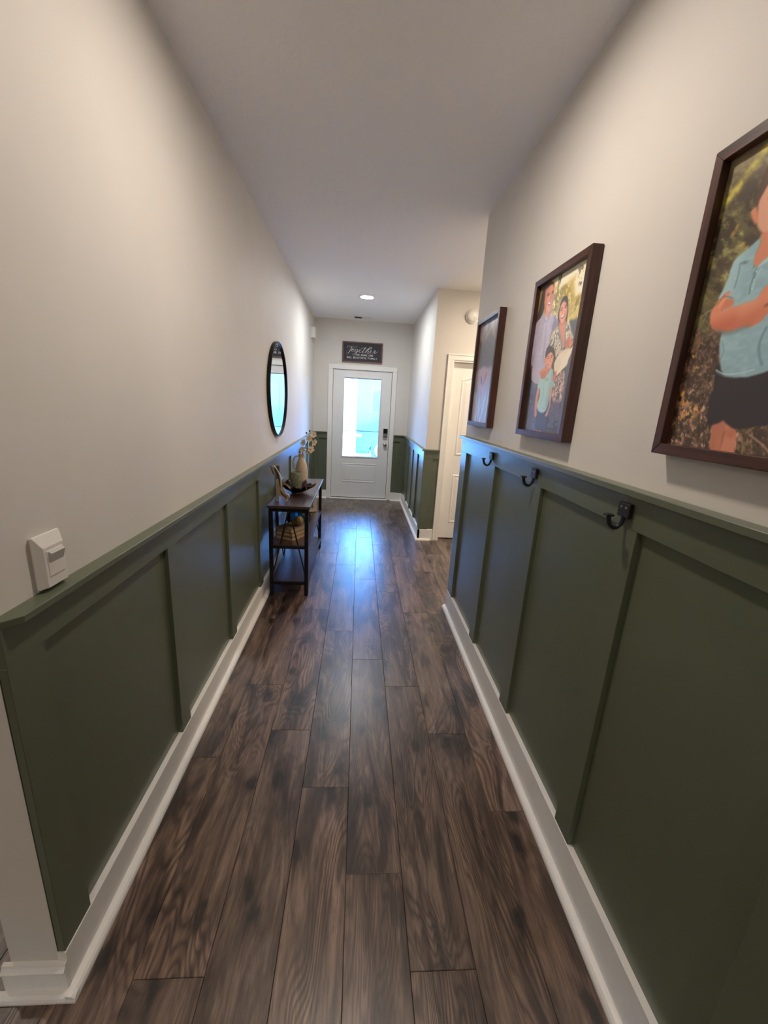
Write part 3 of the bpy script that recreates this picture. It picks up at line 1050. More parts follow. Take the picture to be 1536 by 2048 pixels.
# ------------------------------------------------------------------ paint program for the photograph prints
TR = {'P1':{'hair':[[246,783],[226,805],[224,834],[221,860],[231,881],[243,896],[270,869],[290,819],[275,821],[251,819],[243,795]],'face':[[241,785],[238,804],[251,819],[275,821],[290,819],[349,686],[334,686],[314,695],[287,713],[263,741]],'ear':[[241,785],[224,792],[209,787],[211,776],[229,756],[251,739],[263,741]],'neck':[[302,698],[307,669],[297,643],[295,621],[312,602],[324,602],[349,614],[376,626],[349,686]],'shirt':[[302,689],[268,677],[229,664],[192,652],[174,631],[170,601],[157,563],[140,531],[174,503],[219,415],[216,416],[216,379],[231,340],[258,294],[287,268],[314,259],[396,254],[452,259],[516,278],[486,374],[378,619],[349,614],[324,602],[312,602],[295,621],[297,643],[307,669]],'arm':[[115,466],[108,486],[118,505],[143,520],[157,538],[199,546],[199,534],[179,515],[177,490],[236,491],[305,493],[354,495],[376,512],[388,526],[420,526],[452,452],[440,447],[423,428],[378,415],[317,416],[256,411],[206,416],[160,428],[125,449]],'arm2':[[143,520],[145,529],[229,519],[236,495],[179,490]],'fold':[[211,630],[243,631],[268,623],[236,625]],'collar':[[324,602],[349,614],[378,623],[386,604],[354,602],[302,587]],'shorts':[[253,311],[231,285],[246,222],[238,196],[248,143],[263,97],[287,94],[334,104],[354,113],[386,99],[430,87],[489,90],[541,102],[595,119],[523,283],[450,265],[396,258],[314,261],[285,273]],'legl':[[300,99],[300,82],[302,63],[322,5],[381,5],[376,41],[371,80],[369,116],[351,118],[332,109]],'legr':[[371,80],[376,55],[381,5],[457,5],[457,46],[447,72],[428,92],[383,104],[369,116]],'knee':[[381,73],[400,58],[432,55],[442,70],[428,85],[393,85]]},'P2':{'mhair':[[138,953],[155,975],[192,987],[244,990],[305,973],[333,950],[335,935],[305,955],[256,970],[217,961],[165,955]],'mface':[[143,955],[145,930],[150,896],[148,871],[177,846],[239,812],[300,797],[345,807],[357,834],[362,862],[350,906],[323,951],[254,970],[217,963]],'mneck':[[180,839],[192,797],[241,765],[313,757],[340,784],[337,810]],'mouth':[[236,857],[268,859],[305,851],[291,839],[259,837]],'meyes':[[197,913],[241,911],[251,906],[207,904]],'meyes2':[[291,911],[328,911],[330,904],[300,904]],'mshirt':[[177,810],[118,782],[22,758],[-17,716],[-27,661],[-27,611],[-10,542],[-15,547],[32,478],[76,456],[71,428],[86,379],[126,352],[207,332],[315,327],[325,369],[399,433],[394,487],[362,549],[397,574],[431,671],[517,681],[532,708],[453,745],[352,782],[313,757],[241,765]],'mshade':[[431,750],[532,708],[557,680],[475,663],[433,646],[419,693],[436,720]],'placket':[[266,742],[283,740],[308,597],[340,468],[323,470],[288,599]],'hand':[[266,406],[318,424],[424,430],[475,408],[468,383],[436,366],[374,362],[308,383]],'jeans':[[113,352],[113,280],[128,230],[126,164],[133,81],[143,2],[404,3],[377,102],[298,292],[315,327],[207,332]],'bshorts':[[345,159],[352,102],[384,10],[608,13],[571,112],[567,173]],'bshirt':[[313,371],[286,341],[281,302],[342,295],[357,245],[335,191],[357,159],[424,139],[512,138],[564,159],[586,198],[591,242],[576,292],[633,297],[645,329],[596,371],[589,403],[539,419],[498,404],[451,378],[394,361]],'barml':[[288,299],[276,245],[276,181],[300,124],[328,104],[357,117],[337,166],[333,230],[337,292]],'barmr':[[576,292],[591,242],[606,198],[594,161],[557,116],[606,119],[618,153],[633,183],[633,242],[621,295]],'bneck':[[392,448],[416,419],[470,399],[515,409],[544,419],[522,435]],'bface':[[365,513],[360,490],[387,458],[443,431],[490,419],[527,426],[542,455],[552,482],[539,508],[473,529],[406,522]],'bear':[[369,492],[347,490],[360,471],[384,463]],'bhair':[[367,495],[355,532],[374,562],[433,569],[500,555],[549,525],[549,497],[507,520],[466,527],[411,512]],'beye':[[416,492],[451,493],[456,490],[424,487]],'beye2':[[488,493],[517,495],[517,490],[493,490]],'bmouth':[[431,451],[473,453],[502,455],[485,448],[451,446]],'whair':[[648,831],[586,846],[537,831],[522,805],[512,768],[510,732],[554,686],[616,661],[695,669],[707,715],[692,772]],'wface':[[591,817],[544,799],[534,772],[537,740],[567,708],[621,686],[670,700],[685,732],[677,767],[638,799]],'wneck':[[574,703],[571,664],[621,612],[690,552],[739,527],[736,587],[712,646],[675,700]],'wmouth':[[569,725],[608,728],[645,737],[640,721],[596,715]],'weye':[[549,770],[576,775],[584,768],[557,765]],'weye2':[[621,777],[653,779],[658,773],[628,772]],'dressl':[[559,659],[463,666],[431,649],[414,602],[394,577],[539,540],[611,482],[704,507],[739,527],[690,552],[608,619]],'dressr':[[697,674],[756,673],[810,634],[879,572],[803,581],[756,569],[751,532],[727,616]],'dressb':[[616,369],[675,384],[768,396],[818,383],[855,295],[847,240],[830,203],[724,198],[667,213],[635,257],[643,314]],'wrap':[[899,534],[869,520],[771,522],[695,508],[613,477],[581,441],[589,440],[596,416],[623,393],[672,371],[759,398],[842,423],[857,456],[889,490],[904,549]],'baby':[[756,569],[773,582],[818,584],[874,565],[889,545],[857,523],[771,522],[751,545]],'whand':[[608,381],[658,399],[663,367],[648,342],[601,342]],'trunk':[[-25,1030],[94,1027],[212,1012],[172,983],[145,951],[150,896],[167,831],[118,782],[22,758],[-22,678],[-67,831],[-30,904]],'sky':[[170,1008],[175,1044],[884,985],[970,815],[909,815],[835,817],[778,815],[729,861],[635,911],[505,914],[453,901],[414,941],[372,943],[318,970]],'leaf1':[[768,968],[847,968],[865,950],[825,935],[796,914],[798,940]],'leaf2':[[820,883],[879,874],[869,862],[830,862]],'greybg':[[751,680],[892,673],[919,668],[906,544],[867,574]],'greyb2':[[818,383],[882,492],[914,426],[884,240],[936,17],[862,18],[852,128],[847,240]],'rocks':[[621,188],[815,201],[860,166],[847,99],[845,35],[616,22],[579,92],[608,153]]},'P3':{'s1':[[-13,975],[112,973],[175,869],[170,822],[102,819],[8,884]],'s2':[[307,982],[409,977],[386,908],[368,856],[315,914]],'s3':[[579,973],[655,970],[642,914],[487,867],[338,822],[404,876],[538,914]],'s4':[[655,970],[756,869],[838,804],[734,837],[642,866],[637,924]],'mass':[[416,800],[660,836],[810,779],[865,663],[853,535],[612,532],[239,539],[150,651],[145,747],[266,773]],'pinkl':[[13,789],[79,800],[114,622],[69,547],[0,597]],'pink':[[234,545],[434,557],[619,520],[678,473],[662,394],[594,292],[513,206],[373,232],[221,331],[104,431],[71,515]],'mid':[[312,475],[386,438],[437,383],[373,404]],'fold1':[[635,492],[551,416],[449,364],[518,418],[576,483]],'blue':[[726,393],[850,389],[850,289],[860,169],[919,18],[865,5],[505,104],[444,173],[632,230],[650,307]],'white':[[-48,302],[79,317],[330,215],[444,173],[510,39],[424,5],[99,2],[56,166]]}}


class Canvas:
    def __init__(s, w, h):
        s.w, s.h = w, h
        s.a = np.zeros((h, w, 3))
        s.u, s.v = np.meshgrid((np.arange(w)) / (w - 1), (np.arange(h)) / (h - 1))
        s.rs = np.random.RandomState(3)

    def fbm(s, fu, fv, rot=0.0, octv=4, gain=0.55):
        tot, amp, nrm = 0, 1.0, 0
        for i in range(octv):
            tot = tot + s.noise(fu * 2 ** i, fv * 2 ** i, rot + 0.07 * i) * amp
            nrm += amp
            amp *= gain
        t = tot / nrm
        return np.clip((t - t.mean()) / (t.std() + 1e-9) * 0.17 + 0.5, 0, 1)

    def line(s, pts, w, c, alpha=1.0):
        P = np.array(crom([(p[0] / 1000, p[1] / 1000) for p in pts], 6))
        asp = s.h / s.w
        d2 = np.full(s.u.shape, 9.0)
        for a, b in zip(P[:-1], P[1:]):
            ab = np.array([(b[0] - a[0]), (b[1] - a[1]) * asp])
            px, py = s.u - a[0], (s.v - a[1]) * asp
            t = np.clip((px * ab[0] + py * ab[1]) / (ab @ ab + 1e-12), 0, 1)
            d2 = np.minimum(d2, (px - t * ab[0]) ** 2 + (py - t * ab[1]) ** 2)
        s.blend(np.clip(1.5 - np.sqrt(d2) / (w / 1000), 0, 1) * alpha, c)

    def col(s, c):
        return np.array(c, float) / 255.0

    def noise(s, fu, fv, rot=0.0, shear=0.0):
        ca, sa = math.cos(rot), math.sin(rot)
        asp = s.h / s.w
        x = (s.u * ca + s.v * asp * sa) * fu
        y = (-s.u * sa + s.v * asp * ca) * fv
        x = x - x.min()
        y = y - y.min()
        g = s.rs.rand(int(y.max()) + 3, int(x.max()) + 3)
        xi, yi = x.astype(int), y.astype(int)
        xf, yf = x - xi, y - yi
        xf = xf * xf * (3 - 2 * xf)
        yf = yf * yf * (3 - 2 * yf)
        return (g[yi, xi] * (1 - xf) + g[yi, xi + 1] * xf) * (1 - yf) + (g[yi + 1, xi] * (1 - xf) + g[yi + 1, xi + 1] * xf) * yf

    def blend(s, m, c):
        if not isinstance(c, np.ndarray):
            c = s.col(c)
        s.a = s.a * (1 - m[..., None]) + c * m[..., None]

    def blur(s, m, k):
        for _ in range(2):
            for ax in (0, 1):
                acc = np.zeros_like(m)
                for d in range(-k, k + 1):
                    acc += np.roll(m, d, ax)
                m = acc / (2 * k + 1)
        return m

    def mask(s, pts, soft=1, smooth=True):
        P = np.array(pts, float) / 1000.0
        if smooth:
            P = np.array(crom(P, 5, True))
        ins = np.zeros_like(s.u, bool)
        n = len(P)
        for i in range(n):
            x0, y0 = P[i]
            x1, y1 = P[(i + 1) % n]
            if y0 == y1:
                continue
            c = ((y0 > s.v) != (y1 > s.v)) & (s.u < (x1 - x0) * (s.v - y0) / (y1 - y0) + x0)
            ins ^= c
        m = ins.astype(float)
        return s.blur(m, soft) if soft else m

    def poly(s, pts, c, soft=1, smooth=True, alpha=1.0):
        m = s.mask(pts, soft, smooth) * alpha
        s.blend(m, c)
        return m

    def shade(s, m, f, c):
        s.blend(np.clip(m * f, 0, 1), c)

    def ell(s, cu, cv, ru, rv, c, alpha=1.0, soft=0.25):
        d = np.sqrt(((s.u - cu / 1000) / (ru / 1000)) ** 2 + ((s.v - cv / 1000) / (rv / 1000)) ** 2)
        s.blend(np.clip((1 - d) / soft, 0, 1) * alpha, c)


def st(n, a, b2):
    t = np.clip((n - a) / (b2 - a), 0, 1)
    return t * t * (3 - 2 * t)


def paint_boy():
    t = TR['P1']
    k = Canvas(280, 403)
    v, u = k.v, k.u
    f1, f2, f3 = k.fbm(7, 4, .85, 5, .7), k.fbm(12, 5, .8, 5, .72), k.fbm(16, 9, .75, 4, .8)
    k.a[:] = k.col((96, 88, 60))
    k.blend(st(f1, .40, .68), (146, 142, 84))
    k.blend(st(f2, .52, .80) * st(v, .5, .62), (178, 172, 104))
    k.blend(st(f2, .50, .24), (62, 54, 40))
    k.blend(st(f3, .55, .85) * .5, (120, 118, 70))
    dk = np.exp(-((v - .64 - (u - .1) * .30) / .045) ** 2) + np.exp(-((v - .845 - (u - .1) * .25) / .03) ** 2)
    k.blend(np.clip(dk, 0, 1) * (.35 + .6 * st(f2, .66, .36)), (70, 60, 50))
    k.blend(st(v + .06 * f1, .885, 1.0) * .7, (140, 124, 100))
    band_ = np.exp(-((u * .75 - (v - .905) * 1.1 - .085) / .028) ** 2) * st(v, .84, .87) * (1 - st(v, .965, .985))
    k.blend(np.clip(band_ * (.2 + 1.4 * f3), 0, 1), (196, 184, 84))
    for e in ((132, 738, 22, 16), (146, 757, 16, 12), (205, 690, 24, 10), (236, 674, 18, 8)):
        k.ell(*e, (214, 172, 84), .7, 1.0)
    k.blend(np.exp(-((v - .555) / .04) ** 2) * st(f3, .45, .75) * .5, (112, 116, 66))
    lo = 1 - st(v + (f2 - .5) * .10, .40, .47)
    k.blend(lo, (84, 64, 52))
    l1, l2, l3 = k.fbm(44, 30, .5, 3, .8), k.fbm(70, 46, .4, 2, .8), k.fbm(14, 12, .3, 4, .7)
    near = .45 + .55 * (1 - st(v, .10, .38))
    k.blend(st(l1, .50, .74) * lo * near, (164, 124, 102))
    k.blend(st(l2, .60, .86) * lo * near, (206, 170, 142))
    k.blend(st(l1, .48, .26) * lo * .8, (48, 34, 28))
    k.blend(st(l3, .56, .75) * lo * .6, (92, 78, 50))
    k.blend(st(l3, .44, .28) * lo * .5, (60, 44, 36))
    for e in ((70, 175, 50, 16), (120, 120, 60, 20), (165, 150, 50, 12), (45, 205, 36, 14), (60, 345, 34, 10), (110, 300, 30, 9), (150, 330, 20, 6), (95, 385, 18, 6)):
        k.blend(np.clip(1.3 - np.hypot((u - e[0] / 1000) / (e[2] / 1000), (v - e[1] / 1000) / (e[3] / 1000)), 0, 1) * st(l1, .36, .56), (214, 158, 92))
    k.blend(lo * st(u, .50, .62) * .5, (84, 66, 54))
    k.line([(20, 470), (70, 492), (110, 500)], 5, (150, 144, 118), .6)
    k.line([(50, 440), (75, 470), (85, 500)], 4, (140, 134, 110), .6)
    k.line([(520, 70), (600, 40), (660, 5)], 5, (176, 140, 112), .8)
    k.line([(480, 60), (500, 30), (505, 0)], 4, (160, 132, 110), .7)
    # figure (what lies beyond the visible edge is completed plainly)
    teal, teal_d, teal_l = (142, 178, 188), (98, 132, 144), (176, 206, 212)
    skin, skin_d = (206, 132, 104), (160, 90, 68)
    navy, navy_d = (34, 29, 38), (24, 20, 28)
    for nm, q in (('legl', skin), ('legr', skin)):
        m = k.poly(t[nm], q)
        k.shade(m * st(k.noise(7, 3), .4, .8), .45, skin_d)
    k.poly(t['knee'], (184, 100, 72), 2, True, .6)
    k.poly([(376, 5), (371, 80), (366, 100), (386, 60)], skin_d, 1, True, .7)
    m = k.poly(t['shorts'] + [], navy)
    k.poly([(540, 280), (595, 110), (760, 95), (840, 180), (800, 300)], navy)
    k.shade(m * st(k.noise(5, 9, .3), .45, .8), .4, (44, 38, 44))
    k.poly(t['hair'], (88, 62, 50))
    k.poly([(225, 790), (240, 905), (330, 945), (430, 950), (530, 900), (555, 800), (500, 860), (300, 860)], (84, 58, 46))
    k.poly([(243, 790), (262, 735), (310, 695), (390, 672), (480, 700), (528, 760), (535, 830), (470, 865), (300, 860), (246, 815)], (216, 160, 132))
    m = k.poly(t['ear'], (210, 136, 104))
    k.poly([(250, 850), (300, 880), (420, 885), (530, 850), (500, 930), (380, 950), (270, 925)], (90, 64, 50))
    for cu in (318, 452):
        k.ell(cu, 800, 34, 8, (84, 52, 40), .9)
        k.ell(cu, 820, 44, 6, (96, 66, 50), .8)
    k.ell(388, 768, 26, 14, (176, 104, 78), .7, .8)
    k.poly([(322, 738), (390, 722), (458, 738), (430, 715), (390, 706), (345, 716)], (220, 200, 186))
    m = k.poly(t['neck'], (208, 136, 106))
    sh = list(t['shirt'])
    m = k.poly(sh, teal)
    m2 = k.poly([(392, 300), (398, 258), (450, 258), (560, 275), (700, 296), (705, 450), (640, 560), (560, 640), (470, 640), (380, 612), (360, 560)], teal)
    mm = np.clip(m + m2, 0, 1)
    k.shade(mm * st(k.noise(30, 60, .1), .35, .9), .30, teal_l)
    k.shade(mm * st(k.noise(5, 3, .5), .55, .85), .55, teal_d)
    k.shade(mm * (1 - st(k.u, .16, .30)), .55, teal_l)
    k.poly([(300, 610), (316, 600), (330, 560), (318, 560)], teal_d, 1, True, .7)
    k.poly(t['collar'], teal_l)
    k.poly(t['fold'], (84, 110, 112), 1)
    k.poly(t['neck'], (208, 136, 106))
    m = k.poly(t['arm2'], (206, 128, 98))
    ar = [q for q in t['arm']]
    m = k.poly(ar, (218, 138, 106))
    m2 = k.poly([(415, 528), (470, 545), (560, 540), (640, 470), (600, 430), (500, 440), (440, 450)], (218, 138, 106))
    mm = np.clip(m + m2, 0, 1)
    k.shade(mm * (1 - st(v - k.u * .06, .415, .475)), .8, (190, 98, 70))
    k.shade(mm * st(k.noise(9, 6, .2), .5, .9), .35, (232, 160, 128))
    k.poly([(160, 428), (256, 411), (317, 416), (378, 415), (330, 408), (230, 402)], (96, 116, 114), 2, True, .8)
    k.poly([(199, 546), (199, 534), (179, 515), (160, 500), (150, 505), (175, 535)], (226, 150, 116), 1)
    k.poly([(410, 470), (440, 478), (430, 466)], (120, 70, 54), 1, True, .8)
    k.line([(222, 622), (226, 590), (222, 555)], 5, teal_d, .55)
    k.line([(322, 598), (316, 575), (312, 545), (318, 520)], 4, teal_d, .7)
    k.line([(345, 590), (330, 560), (328, 530)], 3, teal_l, .7)
    for cv in (585, 560, 535):
        k.ell(324, cv, 5, 4, (206, 224, 226), .9, .6)
    k.line([(236, 285), (262, 276), (300, 268), (380, 268), (450, 276)], 4, teal_l, .8)
    k.line([(236, 278), (262, 268), (300, 261)], 3, teal_d, .5)
    k.line([(452, 400), (440, 360), (455, 320), (480, 290)], 7, teal_d, .6)
    k.line([(230, 380), (250, 350), (246, 320)], 5, teal_d, .35)
    k.line([(145, 528), (180, 534), (226, 522)], 3, teal_d, .8)
    for q in ([(150, 520), (170, 540), (196, 548)], [(144, 512), (160, 530), (176, 540)]):
        k.line(q, 2, (176, 100, 76), .7)
    k.line([(305, 60), (330, 40), (340, 10)], 3, (176, 104, 80), .5)
    k.a = np.clip(k.a * 1.12 + .012, 0, 1)
    return k


def paint_family():
    t = TR['P2']
    k = Canvas(256, 372)
    v, u = k.v, k.u
    k.a[:] = k.col((70, 66, 60))
    n1, n2, n3 = k.fbm(7, 6, .5, 5, .75), k.fbm(14, 12, .4, 4, .8), k.fbm(34, 26, .3, 3, .8)
    up = st(v, .62, .70)
    k.blend(up, (150, 132, 66))
    k.blend(st(n1, .40, .62) * up, (206, 186, 96))
    k.blend(st(n2, .56, .76) * up * .7, (118, 106, 60))
    k.blend(st(n3, .62, .82) * up, (238, 222, 156))
    k.poly(t['sky'], (240, 226, 196), 3)
    k.blend(st(n2 * .5 + n1 * .5, .60, .7) * st(v, .82, .88) * (1 - st(v, .92, .96)) * .8, (206, 186, 120))
    k.poly([(500, 800), (600, 905), (690, 930), (760, 870), (800, 760), (650, 700)], (176, 152, 70), 5, True, .6)
    k.blend(st(n3 * .6 + n2 * .4, .55, .68) * k.mask([(500, 800), (600, 905), (690, 930), (760, 870), (800, 760), (650, 700)], 4), (214, 194, 104))
    for nm in ('leaf1', 'leaf2'):
        m = k.mask(t[nm], 1)
        k.blend(m * st(n3, .3, .6), (112, 102, 78))
    k.poly([(405, 1000), (440, 1000), (430, 800), (420, 800)], (132, 112, 66), 1, True, .8)
    k.poly([(445, 1000), (470, 1000), (450, 930)], (44, 38, 30), 1)
    k.poly(t['trunk'], (72, 66, 66), 2)
    k.shade(k.mask(t['trunk'], 2) * st(k.noise(20, 3, .1), .5, .8), .5, (46, 42, 42))
    k.poly([(0, 1000), (60, 1000), (40, 850), (0, 830)], (176, 152, 80), 3, True, .7)
    k.poly(t['greybg'], (84, 86, 88), 2)
    k.poly(t['greyb2'], (88, 92, 102), 2)
    m = k.mask(t['rocks'], 2)
    k.blend(m, (86, 80, 88))
    k.blend(m * st(n3, .58, .74) * st(v, .06, .15), (196, 138, 126))
    k.blend(m * st(k.noise(18, 40), .6, .75), (58, 54, 62))
    k.poly([(0, 0), (0, 420), (60, 420), (130, 330), (120, 120), (130, 0)], (42, 42, 38), 2)
    # woman
    k.poly(t['whair'], (50, 36, 36))
    m = k.poly(t['dressb'], (150, 126, 116))
    k.blend(m * st(n3, .50, .66), (212, 182, 168))
    k.blend(m * st(k.fbm(30, 30, 1.0, 2, .8), .56, .72) * .8, (84, 72, 80))
    k.poly([(640, 200), (840, 190), (800, 100), (620, 120)], (88, 80, 88), 3, True, .8)
    m = k.poly(t['wneck'], (204, 134, 104))
    k.shade(m * (1 - st(v, .64, .70)) * 0 + m * st(v, .66, .70), .6, (168, 100, 76))
    for nm in ('dressl', 'dressr'):
        m = k.poly(t[nm], (190, 178, 156))
        k.blend(m * st(k.fbm(36, 30, .8, 2, .8), .52, .68) * .85, (92, 86, 84))
        k.blend(m * st(n3, .62, .80), (232, 222, 200))
    k.poly([(559, 659), (590, 655), (720, 530), (704, 520)], (132, 130, 140), 1, True, .9)
    k.poly([(697, 674), (715, 668), (742, 545), (728, 560)], (132, 130, 140), 1, True, .9)
    m = k.poly(t['wface'], (218, 146, 116))
    k.shade(m * st(u, .62, .68), .45, (186, 112, 86))
    k.poly(t['wmouth'], (150, 66, 56))
    k.poly([(578, 726), (608, 731), (636, 735), (632, 728), (600, 722)], (240, 226, 212), 0)
    for nm in ('weye', 'weye2'):
        k.poly(t[nm], (66, 42, 36))
    k.ell(600, 752, 14, 10, (192, 116, 90), .8, .8)
    # man
    m = k.poly(t['mneck'], (196, 124, 98))
    k.shade(m * st(u, .25, .33), .5, (150, 90, 70))
    m = k.poly(t['mshirt'], (176, 168, 190))
    k.shade(m * st(k.noise(6, 10, .4), .5, .8), .5, (146, 138, 166))
    k.shade(m * st(k.noise(30, 50, .4), .6, .9), .4, (198, 190, 208))
    k.poly(t['mshade'], (112, 104, 130), 2, True, .8)
    k.poly(t['placket'], (150, 142, 170), 1)
    k.poly([(185, 775), (240, 752), (262, 738), (228, 735)], (150, 142, 168), 1)
    k.poly([(262, 742), (330, 762), (345, 748), (280, 728)], (150, 142, 168), 1)
    k.poly([(20, 540), (70, 520), (50, 470), (90, 440), (60, 440), (30, 480)], (134, 126, 152), 2, True, .7)
    m = k.poly(t['mface'], (208, 134, 104))
    k.shade(m * st(u, .27, .36), .5, (166, 98, 74))
    k.poly(t['mhair'], (98, 66, 50))
    k.poly(t['meyes'], (70, 44, 36)); k.poly(t['meyes2'], (70, 44, 36))
    k.poly([(270, 905), (290, 905), (300, 872), (270, 868)], (178, 108, 82), 1, True, .7)
    k.poly(t['mouth'], (150, 72, 60))
    k.poly([(245, 855), (270, 857), (296, 850), (275, 845)], (242, 230, 218), 0)
    m = k.poly(t['jeans'], (92, 98, 136))
    k.shade(m * st(k.noise(12, 8, .2), .5, .8), .6, (64, 70, 106))
    k.shade(m * st(k.noise(20, 30, .2), .66, .9), .5, (126, 134, 170))
    # boy
    m = k.poly(t['bshorts'], (66, 70, 100))
    k.poly([(385, 12), (440, 14), (430, 2), (390, 2)], (196, 134, 118)); k.poly([(470, 14), (500, 16), (500, 2), (470, 2)], (196, 134, 118))
    for nm in ('barml', 'barmr'):
        m = k.poly(t[nm], (208, 142, 128))
        k.shade(m * st(k.noise(14, 4, .1), .5, .8), .3, (176, 106, 96))
    k.poly(t['bneck'], (198, 118, 90))
    m = k.poly(t['bshirt'], (164, 196, 190))
    k.shade(m * st(k.noise(8, 6, .6), .5, .8), .45, (130, 164, 164))
    k.shade(m * st(u, .52, .58), .5, (126, 160, 160))
    k.poly([(430, 352), (470, 360), (500, 372), (495, 350), (470, 345)], (120, 150, 152), 1, True, .8)
    k.poly(t['bear'], (196, 118, 90))
    m = k.poly(t['bface'], (220, 148, 116))
    k.shade(m * (1 - st(u, .38, .42)), .4, (186, 112, 86))
    k.poly(t['bhair'], (66, 46, 42))
    for nm in ('beye', 'beye2'):
        k.poly(t[nm], (70, 46, 40), 0)
    k.ell(482, 470, 9, 8, (196, 122, 94), .8, .8)
    k.poly(t['bmouth'], (160, 78, 66), 0); k.poly([(440, 452), (474, 453), (498, 454), (480, 450)], (244, 232, 222), 0)
    k.line([(110, 352), (160, 330), (207, 328), (260, 326)], 5, (120, 112, 140), .6)
    for q in ([(60, 640), (80, 560), (100, 480)], [(200, 700), (190, 620), (196, 560)], [(330, 640), (300, 560), (290, 480)], [(40, 560), (70, 530), (110, 520)], [(60, 500), (100, 480), (120, 450)]):
        k.line(q, 5, (140, 132, 162), .5)
    k.line([(230, 888), (246, 870), (262, 864)], 3, (168, 98, 74), .7)
    k.line([(300, 880), (312, 866), (318, 858)], 3, (168, 98, 74), .6)
    k.line([(195, 918), (225, 921), (250, 914)], 4, (88, 58, 46), .9)
    k.line([(290, 917), (312, 921), (332, 915)], 4, (88, 58, 46), .9)
    k.line([(546, 780), (566, 784), (584, 778)], 3, (60, 40, 36), .9)
    k.line([(622, 785), (642, 788), (660, 782)], 3, (60, 40, 36), .9)
    k.line([(412, 500), (432, 504), (452, 499)], 3, (58, 40, 36), .9)
    k.line([(486, 501), (504, 504), (520, 500)], 3, (58, 40, 36), .9)
    k.line([(462, 490), (470, 475), (480, 468)], 2, (176, 104, 80), .7)
    for q in ([(420, 340), (440, 270), (430, 200)], [(520, 360), (540, 300), (520, 220)], [(470, 170), (520, 165), (560, 190)]):
        k.line(q, 5, (132, 168, 166), .6)
    k.line([(240, 330), (250, 250), (240, 150), (250, 60)], 6, (70, 76, 112), .6)
    # baby
    m = k.poly(t['baby'], (206, 136, 112))
    k.shade(m * st(k.noise(14, 12), .5, .8), .4, (170, 100, 80))
    k.ell(800, 548, 12, 3, (120, 70, 58), .9); k.ell(850, 560, 12, 3, (120, 70, 58), .9); k.ell(815, 533, 12, 3, (140, 70, 60), .9)
    m = k.poly(t['wrap'], (228, 214, 188))
    k.shade(m * st(k.noise(9, 9, .8), .55, .8), .35, (198, 182, 156))
    k.poly([(904, 549), (920, 540), (880, 440), (759, 390), (842, 423), (889, 490)], (96, 92, 104), 1, True, .8)
    k.poly(t['whand'], (200, 120, 112))
    m = k.poly(t['hand'], (208, 132, 102))
    k.a = np.clip((k.a - .5) * 1.10 + .565, 0, 1)
    for i in range(4):
        k.poly([(330 + i * 32, 405), (342 + i * 32, 408), (338 + i * 26, 372), (328 + i * 26, 370)], (166, 94, 70), 0, True, .8)
    return k


def paint_portrait():
    t = TR['P3']
    k = Canvas(200, 294)
    v, u = k.v, k.u
    k.a[:] = k.col((160, 146, 142))
    k.blend(st(v, .55, .72) * .6, (120, 108, 104))
    k.poly([(0, 1000), (60, 1000), (90, 800), (60, 560), (0, 520)], (110, 84, 78), 3)
    for nm in ('s1', 's2', 's3', 's4'):
        k.poly(t[nm], (208, 194, 190), 3, True, .85)
    m = k.poly(t['mass'], (118, 118, 132), 5)
    k.shade(m * st(k.noise(24, 16, .4), .55, .8), .5, (124, 120, 128))
    k.shade(m * st(k.noise(30, 30, .9), .74, .9), .6, (150, 150, 166))
    lo = 1 - st(v, .50, .57)
    k.blend(lo, (186, 182, 204))  # lavender and bluish reflection of the door light painted into the lower print
    k.poly(t['blue'], (168, 188, 220), 4)
    k.poly(t['pinkl'], (156, 128, 136), 3, True, .8)
    m = k.poly(t['pink'], (212, 182, 198), 4)
    k.shade(m * st(k.noise(8, 5, .3), .5, .8), .4, (190, 158, 180))
    k.poly(t['mid'], (128, 100, 124), 2, True, .9)
    k.poly(t['fold1'], (140, 108, 136), 2, True, .8)
    k.poly(t['white'], (222, 226, 242), 3, True, .9)
    f = k.noise(26, 3, .12)
    k.blend(lo * (1 - st(v, .28, .42)) * st(f, .5, .75) * .7, (156, 162, 192))
    k.blend(lo * (1 - st(v, .22, .42)) * st(k.noise(30, 3, -.2), .6, .8) * .8, (232, 236, 250))
    return k


def print_mesh(name, k, x, y0, y1, z0, z1, parent):
    """fine grid facing -x, coloured vertex by vertex; left of the picture lies at y1"""
    w, h = k.w, k.h
    gy = y1 - (y1 - y0) * k.u
    gz = z0 + (z1 - z0) * k.v
    co = np.stack([np.full_like(gy, x), gy, gz], -1).reshape(-1, 3) - np.array(WLOC[parent])
    idx = np.arange(w * h).reshape(h, w)
    fc = np.stack([idx[:-1, :-1], idx[:-1, 1:], idx[1:, 1:], idx[1:, :-1]], -1).reshape(-1, 4)
    me = bpy.data.meshes.new(name)
    me.vertices.add(w * h)
    me.vertices.foreach_set('co', co.ravel())
    me.loops.add(fc.size)
    me.loops.foreach_set('vertex_index', fc.ravel())
    me.polygons.add(len(fc))
    me.polygons.foreach_set('loop_start', np.arange(0, fc.size, 4))
    me.polygons.foreach_set('loop_total', np.full(len(fc), 4))
    me.update()
    ca = me.color_attributes.new('print', 'FLOAT_COLOR', 'POINT')
    c = np.clip(k.a, 0, 1)
    lin = np.where(c <= 0.04045, c / 12.92, ((c + 0.055) / 1.055) ** 2.4)
    rgba = np.concatenate([lin, np.ones(lin.shape[:2] + (1,))], -1)
    ca.data.foreach_set('color', rgba.astype(np.float32).ravel())
    me.materials.append(M['print'])
    o = bpy.data.objects.new(name, me)
    link(o)
    o.parent = parent
    WLOC[o] = WLOC[parent]
    return o


